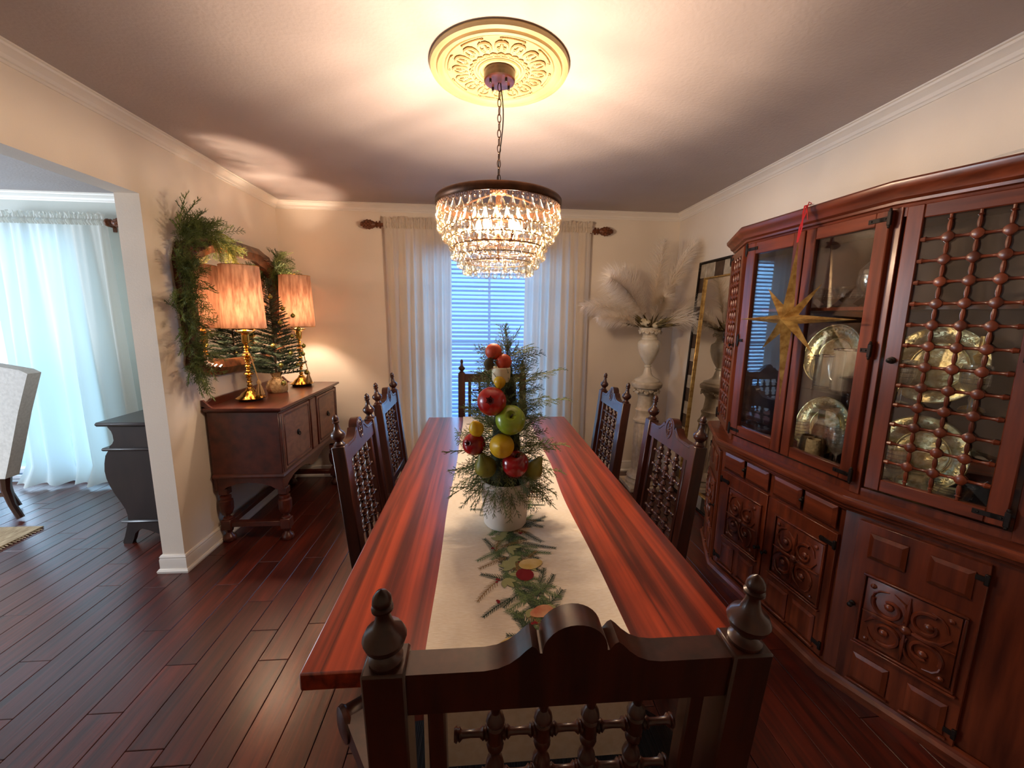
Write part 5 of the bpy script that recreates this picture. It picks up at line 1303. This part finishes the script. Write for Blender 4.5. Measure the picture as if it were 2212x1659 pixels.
# local: x across (towards the camera side), y into the wall, z up
g = G()
for s_ in (-1,1): g.box((s_*(MWd/2-.008), 0, MHt/2), (.016,.04,MHt), .003)
g.box((0,0,MHt-.008), (MWd-.034,.04,.016), .003).box((0,0,.008), (MWd-.034,.04,.016), .003).box((0,.012,MHt/2), (MWd-.034,.014,MHt-.034))
g.build('outer_frame', IRON, lm)
pw = .085; k = 0
n = 17; ph = (MHt-.034)/n
pmesh = {}
for j in range(n):
    for s_ in (-1,1):
        dark = (j+(s_ > 0)) % 2
        G().box((0,0,0), (pw-.002,.012,ph-.002), .002).build('patch', PATD if dark else PATL, lm, (s_*(MWd/2-.017-pw/2), -.002, .017+ph*(j+.5)))
iw = MWd-.034-2*pw; m_ = 5
for j in range(m_):
    for z in (.017+ph/2, MHt-.017-ph/2):
        G().box((0,0,0), (iw/m_-.002,.012,ph-.002), .002).build('patch', PATD if j % 2 else PATL, lm, (-iw/2+iw/m_*(j+.5), -.002, z))
ih = MHt-.034-2*ph
g = G()
for s_ in (-1,1): g.box((s_*(iw/2-.006), -.012, MHt/2), (.012,.022,ih), .004); g.box((0, -.012, MHt/2+s_*(ih/2-.006)), (iw-.026,.022,.012), .004)
g.build('inner_bead', GOLD, lm)
G().box((0,-.004,MHt/2), (iw-.02,.004,ih-.02)).build('mirror_glass', MIRROR, lm, ang=None)

# ---------------------------------------------------------------- living room: bombe chest, wing chair, rug, crystal
bc = thing('bombe_chest', 'black brown bombe chest with swelling front behind the partition wall', 'chest', (XJ-.03, 2.63, 0))
fx = XJ-.03
prof = [(-2.316,.789),(-2.297,.760),(-2.291,.735),(-2.290,.700),(-2.300,.680),(-2.318,.664),(-2.322,.650)]
bodyp = [(-2.33,.635),(-2.352,.60),(-2.364,.55),(-2.370,.50),(-2.366,.45),(-2.352,.40),(-2.330,.345),(-2.300,.285),(-2.280,.240),(-2.272,.195),(-2.274,.165)]
def P2(ps): return [(x-fx, z) for x, z in ps]
YB0, YB1 = 0.0, .95
G().prism([(0,.789)]+P2(prof)+[(0,.65)], YB0+.02, YB1-.02, 'y').build('neck', BOMBE, bc, ang=25)
G().prism([(0,.635)]+P2(bodyp)+[(0,.165)], YB0+.02, YB1-.02, 'y').build('swelling_body', BOMBE, bc, ang=25)
G().box((-.245, (YB0+YB1)/2, .806), (.53,YB1-YB0+.0,.026), .010).build('top', BOMBE, bc)
G().box((-.243, (YB0+YB1)/2, .643), (.506,YB1-YB0-.01,.020), .008).build('waist_band', BOMBE, bc)
G().box((-.215, (YB0+YB1)/2, .158), (.46,YB1-YB0-.01,.018), .008).build('base_band', BOMBE, bc)
ap = [(-.41,.15),(-.425,.10),(-.440,.05),(-.456,.012),(-.452,0),(-.402,0),(-.388,.03),(-.375,.07),(-.35,.095),(-.325,.102),(-.28,.088),(-.215,.055),(-.16,.088),(-.11,.102),(-.085,.095),(-.06,.07),(-.045,.03),(-.035,0),(-.008,0),(0,.15)]
for y in (YB0+.02, YB1-.05): G().prism(ap, y, y+.03, 'y').build('scrolled_foot', BOMBE, bc)
G().prism([(YB0+.05,.15),(YB0+.05,.09),(YB0+.2,.10),(YB0+.475,.06),(YB1-.2,.10),(YB1-.05,.09),(YB1-.05,.15)], -.42, -.40, 'x').build('front_apron', BOMBE, bc)
for k, (z0, z1) in enumerate(((.66,.78),(.42,.62),(.19,.40))):
    G().box((-.475 if k == 1 else -.425, .475, (z0+z1)/2), (.02,.7,z1-z0-.02), .005).build('drawer', BOMBE, bc)
cv = thing('crystal_vase', 'clear crystal bowl on the black chest, half hidden by the partition edge', 'vase', (-2.06, 2.86, .8195))
G().lathe([(0,0),(.04,0),(.03,.01),(.012,.03),(.03,.05),(.075,.10),(.09,.13),(.086,.13),(.07,.10),(.02,.055),(0,.05)], 10).build('bowl', GLASSW, cv, ang=15)

wc = thing('wing_chair', 'white upholstered wing chair with dark splayed legs in the living room', 'armchair', (-3.76, 3.02, 0), 0)
bk = [(-.44,.33),(.44,.33),(.50,.50),(.60,.80),(.705,1.075),(.66,1.10),(.45,1.14),(.20,1.16),(-.20,1.16),(-.45,1.14),(-.66,1.10),(-.705,1.075),(-.60,.80),(-.50,.50)]
G().prism(bk, -.04, .05, 'y').build('back', UPH, wc, ang=30)
for s_ in (-1,1):
    G().prism([(.05,.36),(.24,.36),(.25,.58),(.16,.62),(.13,.80),(.11,1.00),(.05,1.08)], s_*.23-.03, s_*.23+.03, 'x').build('wing_arm', UPH, wc, ang=30)
G().box((0,.15,.40), (.52,.20,.15), .03).build('seat', UPH, wc)
for x, y in ((.42,.0),(-.42,.0),(.20,.20),(-.20,.20)):
    k = 1 if x > 0 else -1
    G().tube([(x-.02*k,y,.34),(x-.03*k,y,.24),(x-.01*k,y-.0,.12),(x+.03*k,y,.018)], [.034,.027,.021,.021], 8).build('leg', CHAIR, wc)
G().box((0,0,.20), (.78,.025,.03), .003).build('stretcher', CHAIR, wc)
rgm = thing('rug', 'corner of a beige jute rug on the living room floor', 'rug', (-3.85, 2.28, .001))
G().box((0,0,.006), (1.62,1.24,.012), .004).build('weave', RUGM, rgm)
g = G(); 
for k in range(60): g.tube([(.81, -.60+.02*k, .006), (.835, -.60+.02*k+.004*sin(k), .004)], .0035, 4)
g.build('fringe', RUGM, rgm, kind='stuff')
